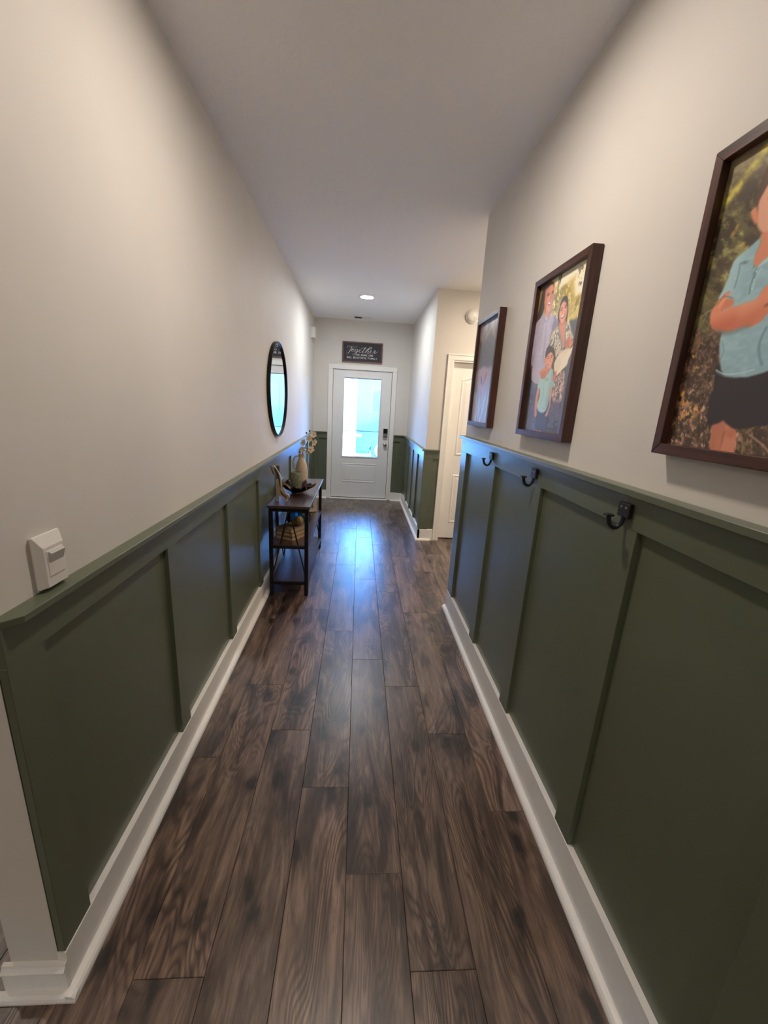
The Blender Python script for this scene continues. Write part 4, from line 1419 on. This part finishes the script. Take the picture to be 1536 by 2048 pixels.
def framed_photo(label, y0, y1, z0, z1, k):
    """deep mitred frame hung on the right wall"""
    t = thing('picture_frame', label, 'picture', (R, (y0 + y1) / 2, z0), 'framed photographs along the right wall')
    xf, xb, w = R - 0.040, R - 0.002, 0.0245
    Y, Z = (y0, y1), (z0, z1)

    def rail(name, quad, mat):
        # quad: outer a, outer b, inner b, inner a in (y, z)
        bm = bmesh.new()
        A = [bm.verts.new((xf, q[0], q[1])) for q in quad]
        B = [bm.verts.new((xb, q[0], q[1])) for q in quad]
        bm.faces.new(A)
        bm.faces.new(B[::-1])
        for i in range(4):
            j = (i + 1) % 4
            bm.faces.new((A[j], A[i], B[i], B[j]))
        bmesh.ops.recalc_face_normals(bm, faces=bm.faces[:])
        bevel_all(bm, 0.0012)
        finish(name, bm, mat, t)
    rail('frame_rail', ((y0, z0), (y1, z0), (y1 - w, z0 + w), (y0 + w, z0 + w)), M['frame_y'])
    rail('frame_rail', ((y0, z1), (y1, z1), (y1 - w, z1 - w), (y0 + w, z1 - w)), M['frame_y'])
    rail('frame_stile', ((y0, z0), (y0, z1), (y0 + w, z1 - w), (y0 + w, z0 + w)), M['frame_z'])
    rail('frame_stile', ((y1, z0), (y1, z1), (y1 - w, z1 - w), (y1 - w, z0 + w)), M['frame_z'])
    box('backing_board', (R - 0.0205, y0 + w - 0.006, z0 + w - 0.006), (R - 0.004, y1 - w + 0.006, z1 - w + 0.006), M['dark_gap'], t)
    print_mesh('print', k, R - 0.022, y0 + w - 0.005, y1 - w + 0.005, z0 + w - 0.005, z1 - w + 0.005, t)
    return t


framed_photo('dark-framed photograph of a boy in a teal shirt with folded arms', 0.533, 0.980, 1.469, 2.095, paint_boy())
framed_photo('dark-framed family photograph of a couple, a boy and a baby', 1.446, 1.892, 1.450, 2.086, paint_family())
framed_photo('dark-framed pale pink photograph with bluish door glare painted in, nearest the wall end', 2.343, 2.777, 1.450, 2.086, paint_portrait())

# ------------------------------------------------------------------ round mirror on the left wall
mir = thing('round_mirror', 'large round wall mirror in a thin black rim on the left wall', 'mirror', (0, 3.722, 1.615))
lathe('rim', [(0.388, 0.001), (0.391, 0.004), (0.391, 0.027), (0.388, 0.030), (0.382, 0.030), (0.380, 0.0275), (0.380, 0.0145), (0.380, 0.001), (0.388, 0.001)],
      (0, 3.722, 1.615), M['black_metal'], mir, axis='x', n=96)
bm = bmesh.new()
lathe_into(bm, [(0.3805, 0.016), (0.0, 0.016)], (0, 3.722, 1.615), 'x', 96)
finish('mirror_glass', bm, M['mirror'], mir)
lathe('backing', [(0.380, 0.012), (0.380, 0.002), (0.0, 0.002)], (0, 3.722, 1.615), M['dark_gap'], mir, axis='x', n=64)

# ------------------------------------------------------------------ lettered sign over the door
sg_ = thing('wall_sign', 'dark framed lettered sign on the wall above the front door', 'sign', (0.7325, D, 2.14))
sx0, sx1, sz0, sz1 = 0.427, 1.038, 2.140, 2.438
box('board', (sx0 + 0.01, D - 0.010, sz0 + 0.01), (sx1 - 0.01, D, sz1 - 0.01), M['board'], sg_)
for nm, a, b2 in (('frame_board', (sx0, D - 0.022, sz0), (sx1, D, sz0 + 0.019)), ('frame_board', (sx0, D - 0.022, sz1 - 0.019), (sx1, D, sz1)),
                  ('frame_board', (sx0, D - 0.022, sz0 + 0.019), (sx0 + 0.019, D, sz1 - 0.019)), ('frame_board', (sx1 - 0.019, D - 0.022, sz0 + 0.019), (sx1, D, sz1 - 0.019))):
    box(nm, a, b2, M['sign_wood'], sg_, bev=0.002)


def ribbon_into(bm, pts, wids, y):
    P = [Vector((p[0], p[1])) for p in pts]
    n = len(P)
    L, Rr = [], []
    for i in range(n):
        d = (P[min(i + 1, n - 1)] - P[max(i - 1, 0)])
        d = d.normalized() if d.length > 1e-9 else Vector((1, 0))
        nr = Vector((-d.y, d.x)) * wids[i] / 2
        L.append(bm.verts.new((P[i].x + nr.x, y, P[i].y + nr.y)))
        Rr.append(bm.verts.new((P[i].x - nr.x, y, P[i].y - nr.y)))
    for i in range(n - 1):
        bm.faces.new((L[i], L[i + 1], Rr[i + 1], Rr[i]))


def script_stroke(bm, pts, y, thick=7.0, thin=2.2):
    """brush script: downstrokes swell, upstrokes stay hairline"""
    q = crom(pts, 9)
    w = []
    for i in range(len(q)):
        d = q[min(i + 1, len(q) - 1)] - q[max(i - 1, 0)]
        dn = max(0.0, -d[1] / (np.hypot(d[0], d[1]) + 1e-9))
        w.append((thin + (thick - thin) * dn ** 1.5) / 1000)
    ribbon_into(bm, [(p[0] / 1000, p[1] / 1000) for p in q], w, y)


YT = D - 0.0106
bm = bmesh.new()
for nm, th in (('Tbar', 4), ('Tst', 9), ('o', 7), ('g', 8), ('e', 7), ('t', 9), ('tb', 4), ('h', 8), ('e2', 7), ('r', 8)):
    pass
SCRIPT = [
    [(498, 2350), (504, 2366), (522, 2370), (570, 2365), (606, 2359), (632, 2363), (647, 2374)],
    [(574, 2366), (556, 2333), (530, 2288), (514, 2270), (502, 2268), (498, 2276)],
    [(596, 2334), (580, 2336), (569, 2316), (573, 2299), (591, 2300), (600, 2318), (592, 2336), (584, 2326), (600, 2322), (622, 2330)],
    [(646, 2322), (630, 2328), (617, 2312), (620, 2294), (636, 2294), (650, 2316), (658, 2334)],
    [(656, 2332), (642, 2285), (618, 2252), (594, 2246), (586, 2258), (606, 2272), (645, 2292), (676, 2310)],
    [(676, 2306), (700, 2318), (700, 2329), (684, 2322), (678, 2300), (690, 2290), (712, 2296), (730, 2308)],
    [(780, 2372), (754, 2332), (730, 2297), (736, 2283), (756, 2292), (770, 2306)],
    [(710, 2337), (728, 2354), (752, 2356), (784, 2344), (800, 2346)],
    [(862, 2372), (868, 2360), (846, 2366), (812, 2336), (782, 2296), (768, 2288)],
    [(770, 2300), (800, 2336), (838, 2366), (862, 2374), (866, 2358), (838, 2342), (806, 2330)],
    [(776, 2296), (802, 2316), (824, 2316), (812, 2290), (820, 2279), (840, 2292), (852, 2304)],
    [(845, 2302), (868, 2316), (868, 2329), (852, 2320), (846, 2298), (858, 2288), (880, 2294), (900, 2308)],
    [(898, 2304), (912, 2328), (906, 2332), (924, 2322), (915, 2296), (922, 2286), (940, 2296), (960, 2322)]]
for s_ in SCRIPT:
    script_stroke(bm, s_, YT)
finish('lettering', bm, M['letter'], sg_)

GLY = {  # strokes on a 0..1 box: (x0, y0, x1, y1, weight)
    'W': [(0, 1, .28, 0, 1), (.28, 0, .5, .8, .5), (.5, .8, .72, 0, 1), (.72, 0, 1, 1, .5)],
    'E': [(.15, 0, .15, 1, 1), (.1, 1, .85, 1, .5), (.1, .5, .7, .5, .5), (.1, 0, .9, 0, .5)],
    'M': [(.1, 0, .1, 1, .5), (.1, 1, .5, .1, 1), (.5, .1, .9, 1, .5), (.9, 0, .9, 1, 1)],
    'A': [(.05, 0, .5, 1, .5), (.5, 1, .95, 0, 1), (.22, .35, .78, .35, .5)],
    'K': [(.15, 0, .15, 1, 1), (.15, .4, .85, 1, .5), (.4, .6, .95, 0, 1)],
    'N': [(.12, 0, .12, 1, .5), (.12, 1, .88, 0, 1), (.88, 0, .88, 1, .5)],
    'B': [(.15, 0, .15, 1, 1), (.1, 1, .7, 1, .5), (.7, 1, .8, .75, 1), (.8, .75, .65, .52, .7), (.1, .52, .7, .52, .5), (.7, .52, .9, .27, 1), (.9, .27, .7, 0, .7), (.1, 0, .7, 0, .5)],
    'I': [(.5, 0, .5, 1, 1), (.25, 1, .75, 1, .4), (.25, 0, .75, 0, .4)],
    'U': [(.12, 1, .12, .3, 1), (.12, .3, .35, 0, .8), (.35, 0, .65, 0, .5), (.65, 0, .88, .3, .5), (.88, .3, .88, 1, .5)],
    'T': [(.5, 0, .5, 1, 1), (.05, 1, .95, 1, .5), (.3, 0, .7, 0, .4)],
    'F': [(.15, 0, .15, 1, 1), (.1, 1, .9, 1, .5), (.1, .5, .7, .5, .5)],
    'L': [(.15, 0, .15, 1, 1), (.1, 0, .9, 0, .5)],
    'Y': [(.05, 1, .5, .45, 1), (.95, 1, .5, .45, .5), (.5, 0, .5, .45, 1)],
    ',': [(.3, .12, .2, -.18, .8)],
    'O': None, 'G': None}


def serif_line(bm, text, x0, x1, z0, z1):
    hgt = z1 - z0
    adv = {'W': 1.3, 'M': 1.25, 'I': .6, ' ': .62, ',': .45, 'O': 1.1, 'G': 1.1}
    tot = sum(adv.get(c, 1.0) for c in text)
    sc = (x1 - x0) / tot
    x = x0
    for c in text:
        w = adv.get(c, 1.0) * sc
        gw = w * 0.80
        st_ = GLY.get(c, [])
        if c in 'OG':
            pts = [(x + gw * (.5 + .46 * math.cos(a)), z0 + hgt * (.5 + .5 * math.sin(a))) for a in
                   [2 * math.pi * (k / 16) + (0.7 if c == 'G' else 0) for k in range(15 if c == 'G' else 17)]]
            ribbon_into(bm, pts, [hgt * (.09 + .12 * abs(math.cos(2 * math.pi * k / 16 + (0.7 if c == 'G' else 0)))) for k in range(len(pts))], YT)
            if c == 'G':
                ribbon_into(bm, [(x + gw * .55, z0 + hgt * .45), (x + gw * .98, z0 + hgt * .45)], [hgt * .11] * 2, YT)
                ribbon_into(bm, [(x + gw * .88, z0 + hgt * .45), (x + gw * .88, z0 + hgt * .05)], [hgt * .18] * 2, YT)
        else:
            for (a, b2, c2, d, wt) in st_:
                ribbon_into(bm, [(x + gw * a, z0 + hgt * b2), (x + gw * c2, z0 + hgt * d)], [hgt * (.08 + .14 * wt)] * 2, YT)
                if abs(a - c2) < .2 and wt >= .5 and c not in ',':
                    for ex, ez in ((a, b2), (c2, d)):
                        if ez in (0, 1):
                            ribbon_into(bm, [(x + gw * ex - hgt * .2, z0 + hgt * (ez * .94 + .03)), (x + gw * ex + hgt * .2, z0 + hgt * (ez * .94 + .03))], [hgt * .09] * 2, YT)
        x += w


bm = bmesh.new()
serif_line(bm, 'WE MAKE ONE', 0.640, 0.905, 2.2435, 2.2655)
serif_line(bm, 'BIG, BEAUTIFUL FAMILY', 0.500, 0.962, 2.2015, 2.2240)
finish('lettering', bm, M['letter'], sg_)

# ------------------------------------------------------------------ console table
tb = thing('console_table', 'narrow console table of dark wood shelves and black metal legs against the left wall', 'table', (0.21, 3.655, 0))
TX0, TX1, TY0, TY1 = 0.048, 0.372, 3.052, 4.246
box('table_top', (TX0, TY0, 0.735), (TX1, TY1, 0.757), M['table_wood'], tb, bev=0.002)
LXa, LXb, LYa, LYb, lw = 0.070, 0.345, 3.085, 4.213, 0.015
for x in (LXa, LXb):
    for y in (LYa, LYb):
        box('leg', (x - lw, y - lw, 0.008), (x + lw, y + lw, 0.735), M['black_metal'], tb, bev=0.0015)
        lathe('foot', [(0.012, 0.0), (0.013, 0.004), (0.009, 0.010)], (x, y, 0), M['black_metal'], tb, n=14)
for y in (LYa, LYb):
    for z in (0.718, 0.417, 0.110):
        box('end_rail', (LXa + lw, y - lw, z - 0.012), (LXb - lw, y + lw, z + 0.012), M['black_metal'], tb, bev=0.001)
for x in (LXa, LXb):
    for z in (0.417, 0.110) if x > 0.2 else (0.718, 0.417, 0.110):
        box('side_rail', (x - lw, LYa + lw, z - 0.010), (x + lw, LYb - lw, z + 0.010), M['black_metal'], tb, bev=0.001)
box('middle_shelf', (LXa - 0.010, LYa - 0.010, 0.427), (LXb + 0.010, LYb + 0.010, 0.4345), M['table_wood'], tb)
box('bottom_shelf', (LXa - 0.010, LYa - 0.010, 0.120), (LXb + 0.010, LYb + 0.010, 0.1275), M['table_wood'], tb)
xm = (LXa + LXb) / 2
for y in (LYa, LYb):
    for s_ in (-1, 1):
        tube('brace', [(xm + s_ * 0.006, y, 0.708), (xm + s_ * (LXb - LXa - 0.02) / 2, y, 0.185)], 0.0068, M['black_metal'], tb, square=True)
ym = (LYa + LYb) / 2
for s_ in (-1, 1):
    tube('brace', [(LXa - 0.004, ym + s_ * 0.008, 0.120), (LXa - 0.004, ym + s_ * 0.395, 0.712)], 0.0068, M['black_metal'], tb, square=True)

TT = 0.757   # top surface
# carved sculpture
sc_ = thing('carved_sculpture', 'carved pale wood horned sculpture at the near end of the console top', 'sculpture', (0.13, 3.19, TT))
prism('post', [(0.092, TT), (0.112, TT), (0.115, 0.920), (0.104, 0.938), (0.092, 0.934)], 'y', 3.178, 3.204, M['carved'], sc_, bev=0.004)


def band(name, pts, wid, depth, y, mat, parent):
    q = crom(pts, 7)
    n = len(q)
    ws = wid if isinstance(wid, (list, tuple)) else [wid] * n
    ws = np.interp(np.linspace(0, 1, n), np.linspace(0, 1, len(ws)), ws)
    bm = bmesh.new()
    rings = []
    for i in range(n):
        d = q[min(i + 1, n - 1)] - q[max(i - 1, 0)]
        d = d / (np.hypot(*d) + 1e-9)
        nx, nz = -d[1] * ws[i] / 2, d[0] * ws[i] / 2
        x, z = q[i]
        rings.append([bm.verts.new((x + nx, y - depth / 2, z + nz)), bm.verts.new((x - nx, y - depth / 2, z - nz)),
                      bm.verts.new((x - nx, y + depth / 2, z - nz)), bm.verts.new((x + nx, y + depth / 2, z + nz))])
    for A, B in zip(rings[:-1], rings[1:]):
        for i in range(4):
            j = (i + 1) % 4
            bm.faces.new((A[i], A[j], B[j], B[i]))
    bm.faces.new(rings[0][::-1])
    bm.faces.new(rings[-1])
    bmesh.ops.recalc_face_normals(bm, faces=bm.faces[:])
    bevel_all(bm, 0.0008)
    return finish(name, bm, mat, parent, smooth=True)


band('front_curve', [(0.106, 0.932), (0.113, 0.905), (0.116, 0.870), (0.119, 0.838), (0.130, 0.808), (0.150, 0.794), (0.163, 0.778), (0.170, TT + 0.003)],
     [0.006, 0.006, 0.006, 0.007, 0.008, 0.012, 0.012, 0.010], 0.020, 3.186, M['carved'], sc_)
band('neck_curve', [(0.134, 0.845), (0.131, 0.900), (0.126, 0.947), (0.115, 0.985), (0.096, 1.017), (0.079, 1.036), (0.066, 1.040)],
     [0.012, 0.010, 0.008, 0.007, 0.007, 0.006, 0.004], 0.026, 3.192, M['carved'], sc_)
band('hollow', [(0.130, 0.850), (0.123, 0.905), (0.114, 0.950), (0.100, 0.990), (0.082, 1.020)], [0.004, 0.016, 0.014, 0.016, 0.010], 0.016, 3.197, M['carved_dark'], sc_)
band('horn', [(0.051, 1.040), (0.062, 1.006), (0.070, 0.985), (0.076, 0.965)], [0.003, 0.009, 0.008, 0.002], 0.012, 3.192, M['carved_dark'], sc_)
band('horn', [(0.118, 1.042), (0.110, 1.030), (0.108, 1.010), (0.117, 0.985)], [0.002, 0.012, 0.018, 0.006], 0.010, 3.205, M['carved_dark'], sc_)
band('leaf', [(0.148, 0.872), (0.153, 0.845), (0.162, 0.822), (0.172, 0.800), (0.178, TT + 0.003)], [0.003, 0.012, 0.012, 0.010, 0.008], 0.020, 3.198, M['carved'], sc_)
band('inner_leaf', [(0.130, 0.858), (0.136, 0.838), (0.146, 0.818), (0.156, 0.806)], [0.003, 0.012, 0.014, 0.004], 0.012, 3.202, M['carved'], sc_)
band('belly', [(0.120, 0.845), (0.128, 0.826), (0.142, 0.808), (0.160, 0.800), (0.168, 0.792)], [0.003, 0.014, 0.018, 0.014, 0.006], 0.010, 3.194, M['carved_dark'], sc_)
band('head', [(0.172, 0.822), (0.182, 0.812), (0.188, 0.800), (0.184, 0.788)], [0.006, 0.018, 0.020, 0.008], 0.022, 3.186, M['carved'], sc_)

# leaf bowl with a pot in it
lb = thing('leaf_bowl', 'dark bronze leaf-shaped bowl with curled points on the console top', 'bowl', (0.205, 3.555, TT))
bm = bmesh.new()
NS, NR = 90, 12
vin, vout = [], []
for k in range(NR + 1):
    s_ = k / NR
    ri, ro = [], []
    for i in range(NS):
        a = 2 * math.pi * i / NS
        lobe = max(0.0, math.cos(2.5 * (a - 0.25))) ** 1.6 if False else abs(math.cos(2.5 * (a - 0.1))) ** 1.4
        rad = 0.045 + s_ * (0.055 + 0.058 * lobe * s_)
        wav_ = 0.013 * math.sin(11 * a + 1.0) * s_ ** 2 + 0.007 * math.sin(17 * a) * s_ ** 2
        z = TT + 0.010 + 0.052 * s_ ** 1.3 + 0.016 * lobe * s_ ** 3 + wav_
        x, y = 0.205 + rad * math.cos(a) * 1.02, 3.555 + rad * math.sin(a) * 1.05
        ri.append(bm.verts.new((x, y, z)))
        ro.append(bm.verts.new((x, y, z - 0.004)))
    vin.append(ri)
    vout.append(ro)
for Lr, flip in ((vin, False), (vout, True)):
    for A, B in zip(Lr[:-1], Lr[1:]):
        for i in range(NS):
            j = (i + 1) % NS
            f = (A[i], A[j], B[j], B[i])
            bm.faces.new(f[::-1] if flip else f)
for i in range(NS):
    j = (i + 1) % NS
    bm.faces.new((vin[-1][i], vin[-1][j], vout[-1][j], vout[-1][i]))
bm.faces.new(vin[0])
bm.faces.new(vout[0][::-1])
bmesh.ops.recalc_face_normals(bm, faces=bm.faces[:])
finish('dish', bm, M['bronze'], lb, smooth='all')
lathe('foot_ring', [(0.052, 0.0), (0.050, 0.008), (0.044, 0.012), (0.0, 0.012)], (0.205, 3.555, TT), M['bronze'], lb, n=36)
for k in range(5):
    a = 0.1 + 2 * math.pi * k / 5
    tube('vein', crom([(0.205 + r * math.cos(a), 3.555 + r * math.sin(a) * 1.03, TT + 0.013 + zq) for r, zq in ((0.04, 0.0), (0.075, 0.021), (0.10, 0.037), (0.125, 0.052))], 4),
         0.0022, M['bronze'], lb, n=6)

pt = thing('green_pot', 'speckled green glazed pot standing in the bronze leaf bowl', 'pot', (0.190, 3.555, TT + 0.012))
lathe('pot_wall', [(0.0, 0.0), (0.044, 0.0), (0.047, 0.006), (0.0475, 0.166), (0.0455, 0.170), (0.0425, 0.168), (0.0415, 0.140), (0.0, 0.138)], (0.190, 3.555, TT + 0.0122), M['ceramic_green'], pt, n=40)
bm = bmesh.new()
for r_ in range(7):
    for i in range(22):
        a = 2 * math.pi * (i + 0.5 * (r_ % 2)) / 22
        lathe_into(bm, [(0.0055, 0.0), (0.0035, 0.0016), (0.0, 0.002)], (0, 0, 0), 'z', 6) if False else None
        c_ = Vector((0.190 + 0.0475 * math.cos(a), 3.555 + 0.0475 * math.sin(a), TT + 0.030 + r_ * 0.019))
        bmesh.ops.create_icosphere(bm, subdivisions=1, radius=0.0034, matrix=Matrix.Translation(c_))
finish('raised_dots', bm, M['ceramic_green'], pt, smooth='all', kind='stuff')

# stoneware jug with the orchid stem
VX, VY = 0.170, 4.070
vs = thing('jug_vase', 'cream stoneware jug with a loop handle at the far end of the console', 'vase', (VX, VY, TT))
lathe('body', [(0.0, 0.0), (0.046, 0.0), (0.054, 0.006), (0.0605, 0.030), (0.0615, 0.070), (0.058, 0.125), (0.051, 0.170), (0.041, 0.200), (0.030, 0.222), (0.0255, 0.240),
               (0.0255, 0.262), (0.0285, 0.272), (0.0285, 0.277), (0.024, 0.277), (0.0215, 0.262), (0.0215, 0.20), (0.0, 0.19)], (VX, VY, TT), M['ceramic'], vs, n=48)
tube('handle', crom([(VX - 0.022, VY, TT + 0.252), (VX - 0.050, VY, TT + 0.250), (VX - 0.076, VY, TT + 0.226), (VX - 0.084, VY, TT + 0.180),
                     (VX - 0.078, VY, TT + 0.135), (VX - 0.064, VY, TT + 0.115), (VX - 0.054, VY, TT + 0.112)], 6), 0.0068, M['ceramic'], vs, n=10, smooth='all')

orc = thing('orchid_stem', 'artificial cream orchid spray with dark berries standing in the cream jug', 'flowers', (VX + 0.004, VY, TT + 0.20))
st_pts = crom([(VX + 0.002, VY, TT + 0.196), (VX + 0.010, VY, 1.040), (VX + 0.030, VY, 1.090), (VX + 0.046, VY, 1.128), (VX + 0.062, VY, 1.178), (VX + 0.076, VY, 1.208)], 6)
tube('stem', st_pts, [0.0030] * (len(st_pts) - 6) + [0.0024] * 6, M['stem'], orc, n=7, smooth='all')


def petal_into(bm, c, nrm, ang, ln, wd, cup):
    nrm = Vector(nrm).normalized()
    t = nrm.orthogonal().normalized()
    t = Matrix.Rotation(ang, 3, nrm) @ t
    b_ = nrm.cross(t)
    rows = []
    for i in range(5):
        s_ = i / 4
        w_ = wd * math.sin(math.pi * (0.10 + 0.84 * s_)) ** 0.7
        row = []
        for j in range(5):
            q = j / 2 - 1
            p = Vector(c) + t * (ln * s_) + b_ * (w_ * q) + nrm * (cup * (s_ ** 2) + 0.25 * wd * q * q)
            row.append(bm.verts.new(p))
        rows.append(row)
    for A, B in zip(rows[:-1], rows[1:]):
        for j in range(4):
            f = bm.faces.new((A[j], A[j + 1], B[j + 1], B[j]))
            f.smooth = True


FL = [((0.284, VY - 0.012, 1.226), (0.45, -0.85, 0.1), 0.034), ((0.246, VY - 0.02, 1.180), (0.0, -0.9, 0.4), 0.034), ((0.290, VY - 0.006, 1.152), (0.7, -0.6, -0.2), 0.036),
      ((0.190, VY - 0.010, 1.142), (-0.6, -0.7, 0.1), 0.036), ((0.262, VY - 0.018, 1.084), (0.5, -0.8, 0.1), 0.036), ((0.240, VY - 0.02, 1.062), (0.1, -0.95, -0.3), 0.034),
      ((0.180, VY - 0.012, 1.076), (-0.3, -0.85, 0.2), 0.032)]
for c_, nr, ln in FL:
    bm = bmesh.new()
    for k in range(5):
        petal_into(bm, c_, nr, 2 * math.pi * k / 5 + ln * 60, ln, ln * (0.52 if k % 2 else 0.40), 0.004)
    bl = finish('blossom', bm, M['petal'], orc)
    bm = bmesh.new()
    bmesh.ops.create_icosphere(bm, subdivisions=2, radius=0.0055, matrix=Matrix.Translation(Vector(c_) + Vector(nr).normalized() * 0.005))
    finish('lip', bm, M['gold'], bl, smooth='all')
    near = min(st_pts, key=lambda p: (p[0] - c_[0]) ** 2 + (p[2] - c_[2] + 0.02) ** 2)
    tube('stalk', [tuple(near), ((near[0] + c_[0]) / 2, VY - 0.006, (near[2] + c_[2]) / 2 + 0.004), c_], 0.0016, M['stem'], orc, n=6)
for c_ in ((0.216, VY, 1.238), (0.247, VY, 1.258)):
    bm = bmesh.new()
    bmesh.ops.create_icosphere(bm, subdivisions=3, radius=0.0088, matrix=Matrix.Translation(c_))
    finish('berry', bm, M['berry'], orc, smooth='all')
    tube('stalk', [tuple(st_pts[-1]), ((c_[0] + st_pts[-1][0]) / 2, VY, (c_[2] + st_pts[-1][2]) / 2 + 0.004), c_], 0.0014, M['stem'], orc, n=6)

# middle shelf: books, ball, jar, small frame
SH = 0.4345
ang = math.radians(-29)
bc = Vector((0.205, 3.305, 0))
BL = ['lowest of the three worn brown books on the middle shelf', 'middle one of the three worn brown books on the shelf',
      'topmost worn brown book of the shelf stack, under the gold ball']
zb_ = SH
for i, (hw, hl, th, da) in enumerate(((0.084, 0.118, 0.034, 0.0), (0.083, 0.116, 0.034, 0.03), (0.080, 0.114, 0.030, -0.04))):
    bk = thing('book', BL[i], 'book', (bc.x, bc.y, zb_), 'old books stacked on the middle shelf')
    rot = Matrix.Rotation(ang + da, 4, 'Z')

    def rbox(name, a, b2, mat, bev=0.0008):
        bm = bmesh.new()
        box_into(bm, a, b2)
        bevel_all(bm, bev)
        bmesh.ops.transform(bm, matrix=Matrix.Translation((bc.x, bc.y, zb_)) @ rot, verts=bm.verts)
        finish(name, bm, mat, bk)
    rbox('cover', (-hw, -hl, 0), (hw, hl, 0.003), M['cover'])
    rbox('cover', (-hw, -hl, th - 0.003), (hw, hl, th - 0.0002), M['cover'])
    rbox('spine', (-hw, -hl, 0.003), (-hw + 0.004, hl, th - 0.003), M['cover'])
    rbox('pages', (-hw + 0.004, -hl + 0.005, 0.003), (hw - 0.005, hl - 0.005, th - 0.003), M['pages'], 0.0)
    zb_ += th
gb = thing('gold_ball', 'gold honeycomb-textured ball resting on the stacked books', 'ball', (0.250, 3.300, zb_))
bm = bmesh.new()
bmesh.ops.create_icosphere(bm, subdivisions=3, radius=0.0395, matrix=Matrix.Translation((0.250, 3.300, zb_ + 0.0393)))
bm2 = bmesh.new()
tmp = bpy.data.meshes.new('tmp')
bm.to_mesh(tmp)
bm.free()
bm = bmesh.new()
bm.from_mesh(tmp)
bpy.data.meshes.remove(tmp)
bm2.free()
bmesh.ops.dissolve_limit(bm, angle_limit=0.0001, verts=bm.verts, edges=bm.edges)
dual = bmesh.new()
cen = {f: dual.verts.new(f.calc_center_median()) for f in bm.faces}
ctr = Vector((0.250, 3.300, zb_ + 0.0393))
for vv in bm.verts:
    fs = list(vv.link_faces)
    if len(fs) < 3:
        continue
    nrm = (vv.co - ctr).normalized()
    t0 = nrm.orthogonal().normalized()
    t1 = nrm.cross(t0)
    fs.sort(key=lambda f: math.atan2((f.calc_center_median() - vv.co).dot(t1), (f.calc_center_median() - vv.co).dot(t0)))
    dual.faces.new([cen[f] for f in fs])
bm.free()
bmesh.ops.recalc_face_normals(dual, faces=dual.faces[:])
r_ = bmesh.ops.inset_individual(dual, faces=dual.faces[:], thickness=0.0016, depth=0.0)
cells = [f for f in dual.faces if len(f.verts) >= 5]
for f in cells:
    f.material_index = 0
for f in dual.faces:
    if f not in cells:
        f.material_index = 1
for f in cells:
    c_ = f.calc_center_median()
    n_ = (c_ - ctr).normalized()
    for q in f.verts:
        q.co += n_ * 0.0028
finish('shell', dual, [M['gold'], M['gold_dark']], gb)

JX, JY = 0.203, 3.645
jr = thing('blue_glass_jar', 'wide blue glass jar with a dark lid behind the books on the middle shelf', 'jar', (JX, JY, SH))
lathe('glass_bowl', [(0.0, 0.0), (0.070, 0.0), (0.098, 0.018), (0.113, 0.055), (0.111, 0.095), (0.098, 0.125), (0.085, 0.136), (0.081, 0.136), (0.094, 0.122), (0.107, 0.094),
                     (0.109, 0.056), (0.095, 0.022), (0.068, 0.004), (0.0, 0.004)], (JX, JY, SH + 0.0005), M['blue_glass'], jr, n=48)
lathe('lid', [(0.0, 0.190), (0.030, 0.188), (0.070, 0.172), (0.094, 0.146), (0.095, 0.138), (0.084, 0.1372), (0.0, 0.1372)], (JX, JY, SH), M['black_metal'], jr, n=48)
tube('stirring_rod', [(JX, JY, SH + 0.137), (JX, JY, SH + 0.030)], 0.006, M['black_metal'], jr, n=10)
tube('bow', crom([(JX - 0.060, JY - 0.076, SH + 0.142), (JX - 0.078, JY - 0.090, SH + 0.135), (JX - 0.092, JY - 0.092, SH + 0.110), (JX - 0.078, JY - 0.094, SH + 0.104),
                  (JX - 0.066, JY - 0.088, SH + 0.120), (JX - 0.060, JY - 0.078, SH + 0.138)], 6), 0.0016, M['cord'], jr, n=6)

pf = thing('small_photo_frame', 'small cream tabletop frame leaning at the far end of the middle shelf', 'picture frame', (0.245, 4.095, SH))
rotf = Matrix.Translation((0.240, 4.085, SH + 0.004)) @ Matrix.Rotation(math.radians(18), 4, 'Z') @ Matrix.Rotation(math.radians(-14), 4, 'X')


def fbox(name, a, b2, mat, bev=0.001):
    bm = bmesh.new()
    box_into(bm, a, b2)
    bevel_all(bm, bev)
    bmesh.ops.transform(bm, matrix=rotf, verts=bm.verts)
    finish(name, bm, mat, pf)


for a, b2 in (((-0.085, 0, 0), (0.085, 0.014, 0.036)), ((-0.085, 0, 0.184), (0.085, 0.014, 0.220)),
              ((-0.085, 0, 0.036), (-0.049, 0.014, 0.184)), ((0.049, 0, 0.036), (0.085, 0.014, 0.184))):
    fbox('frame_board', a, b2, M['mat_board'])
fbox('print', (-0.049, 0.006, 0.036), (0.049, 0.009, 0.184), M['mat_print'], 0)
fbox('edge_band', (-0.0855, 0.0135, -0.001), (0.0855, 0.017, 0.2205), M['dark_gap'], 0)

cd = tube('power_cord', crom([(0.012, 3.535, 0.386), (0.030, 3.56, 0.360), (0.045, 3.63, 0.30), (0.10, 3.72, 0.340), (0.20, 3.74, 0.402), (0.28, 3.70, 0.396), (0.31, 3.64, 0.402)], 8),
          0.0026, M['cord'], None, n=6, smooth='all')
tag(cd, 'thin black power cord drooping under the middle shelf of the console', 'cord')
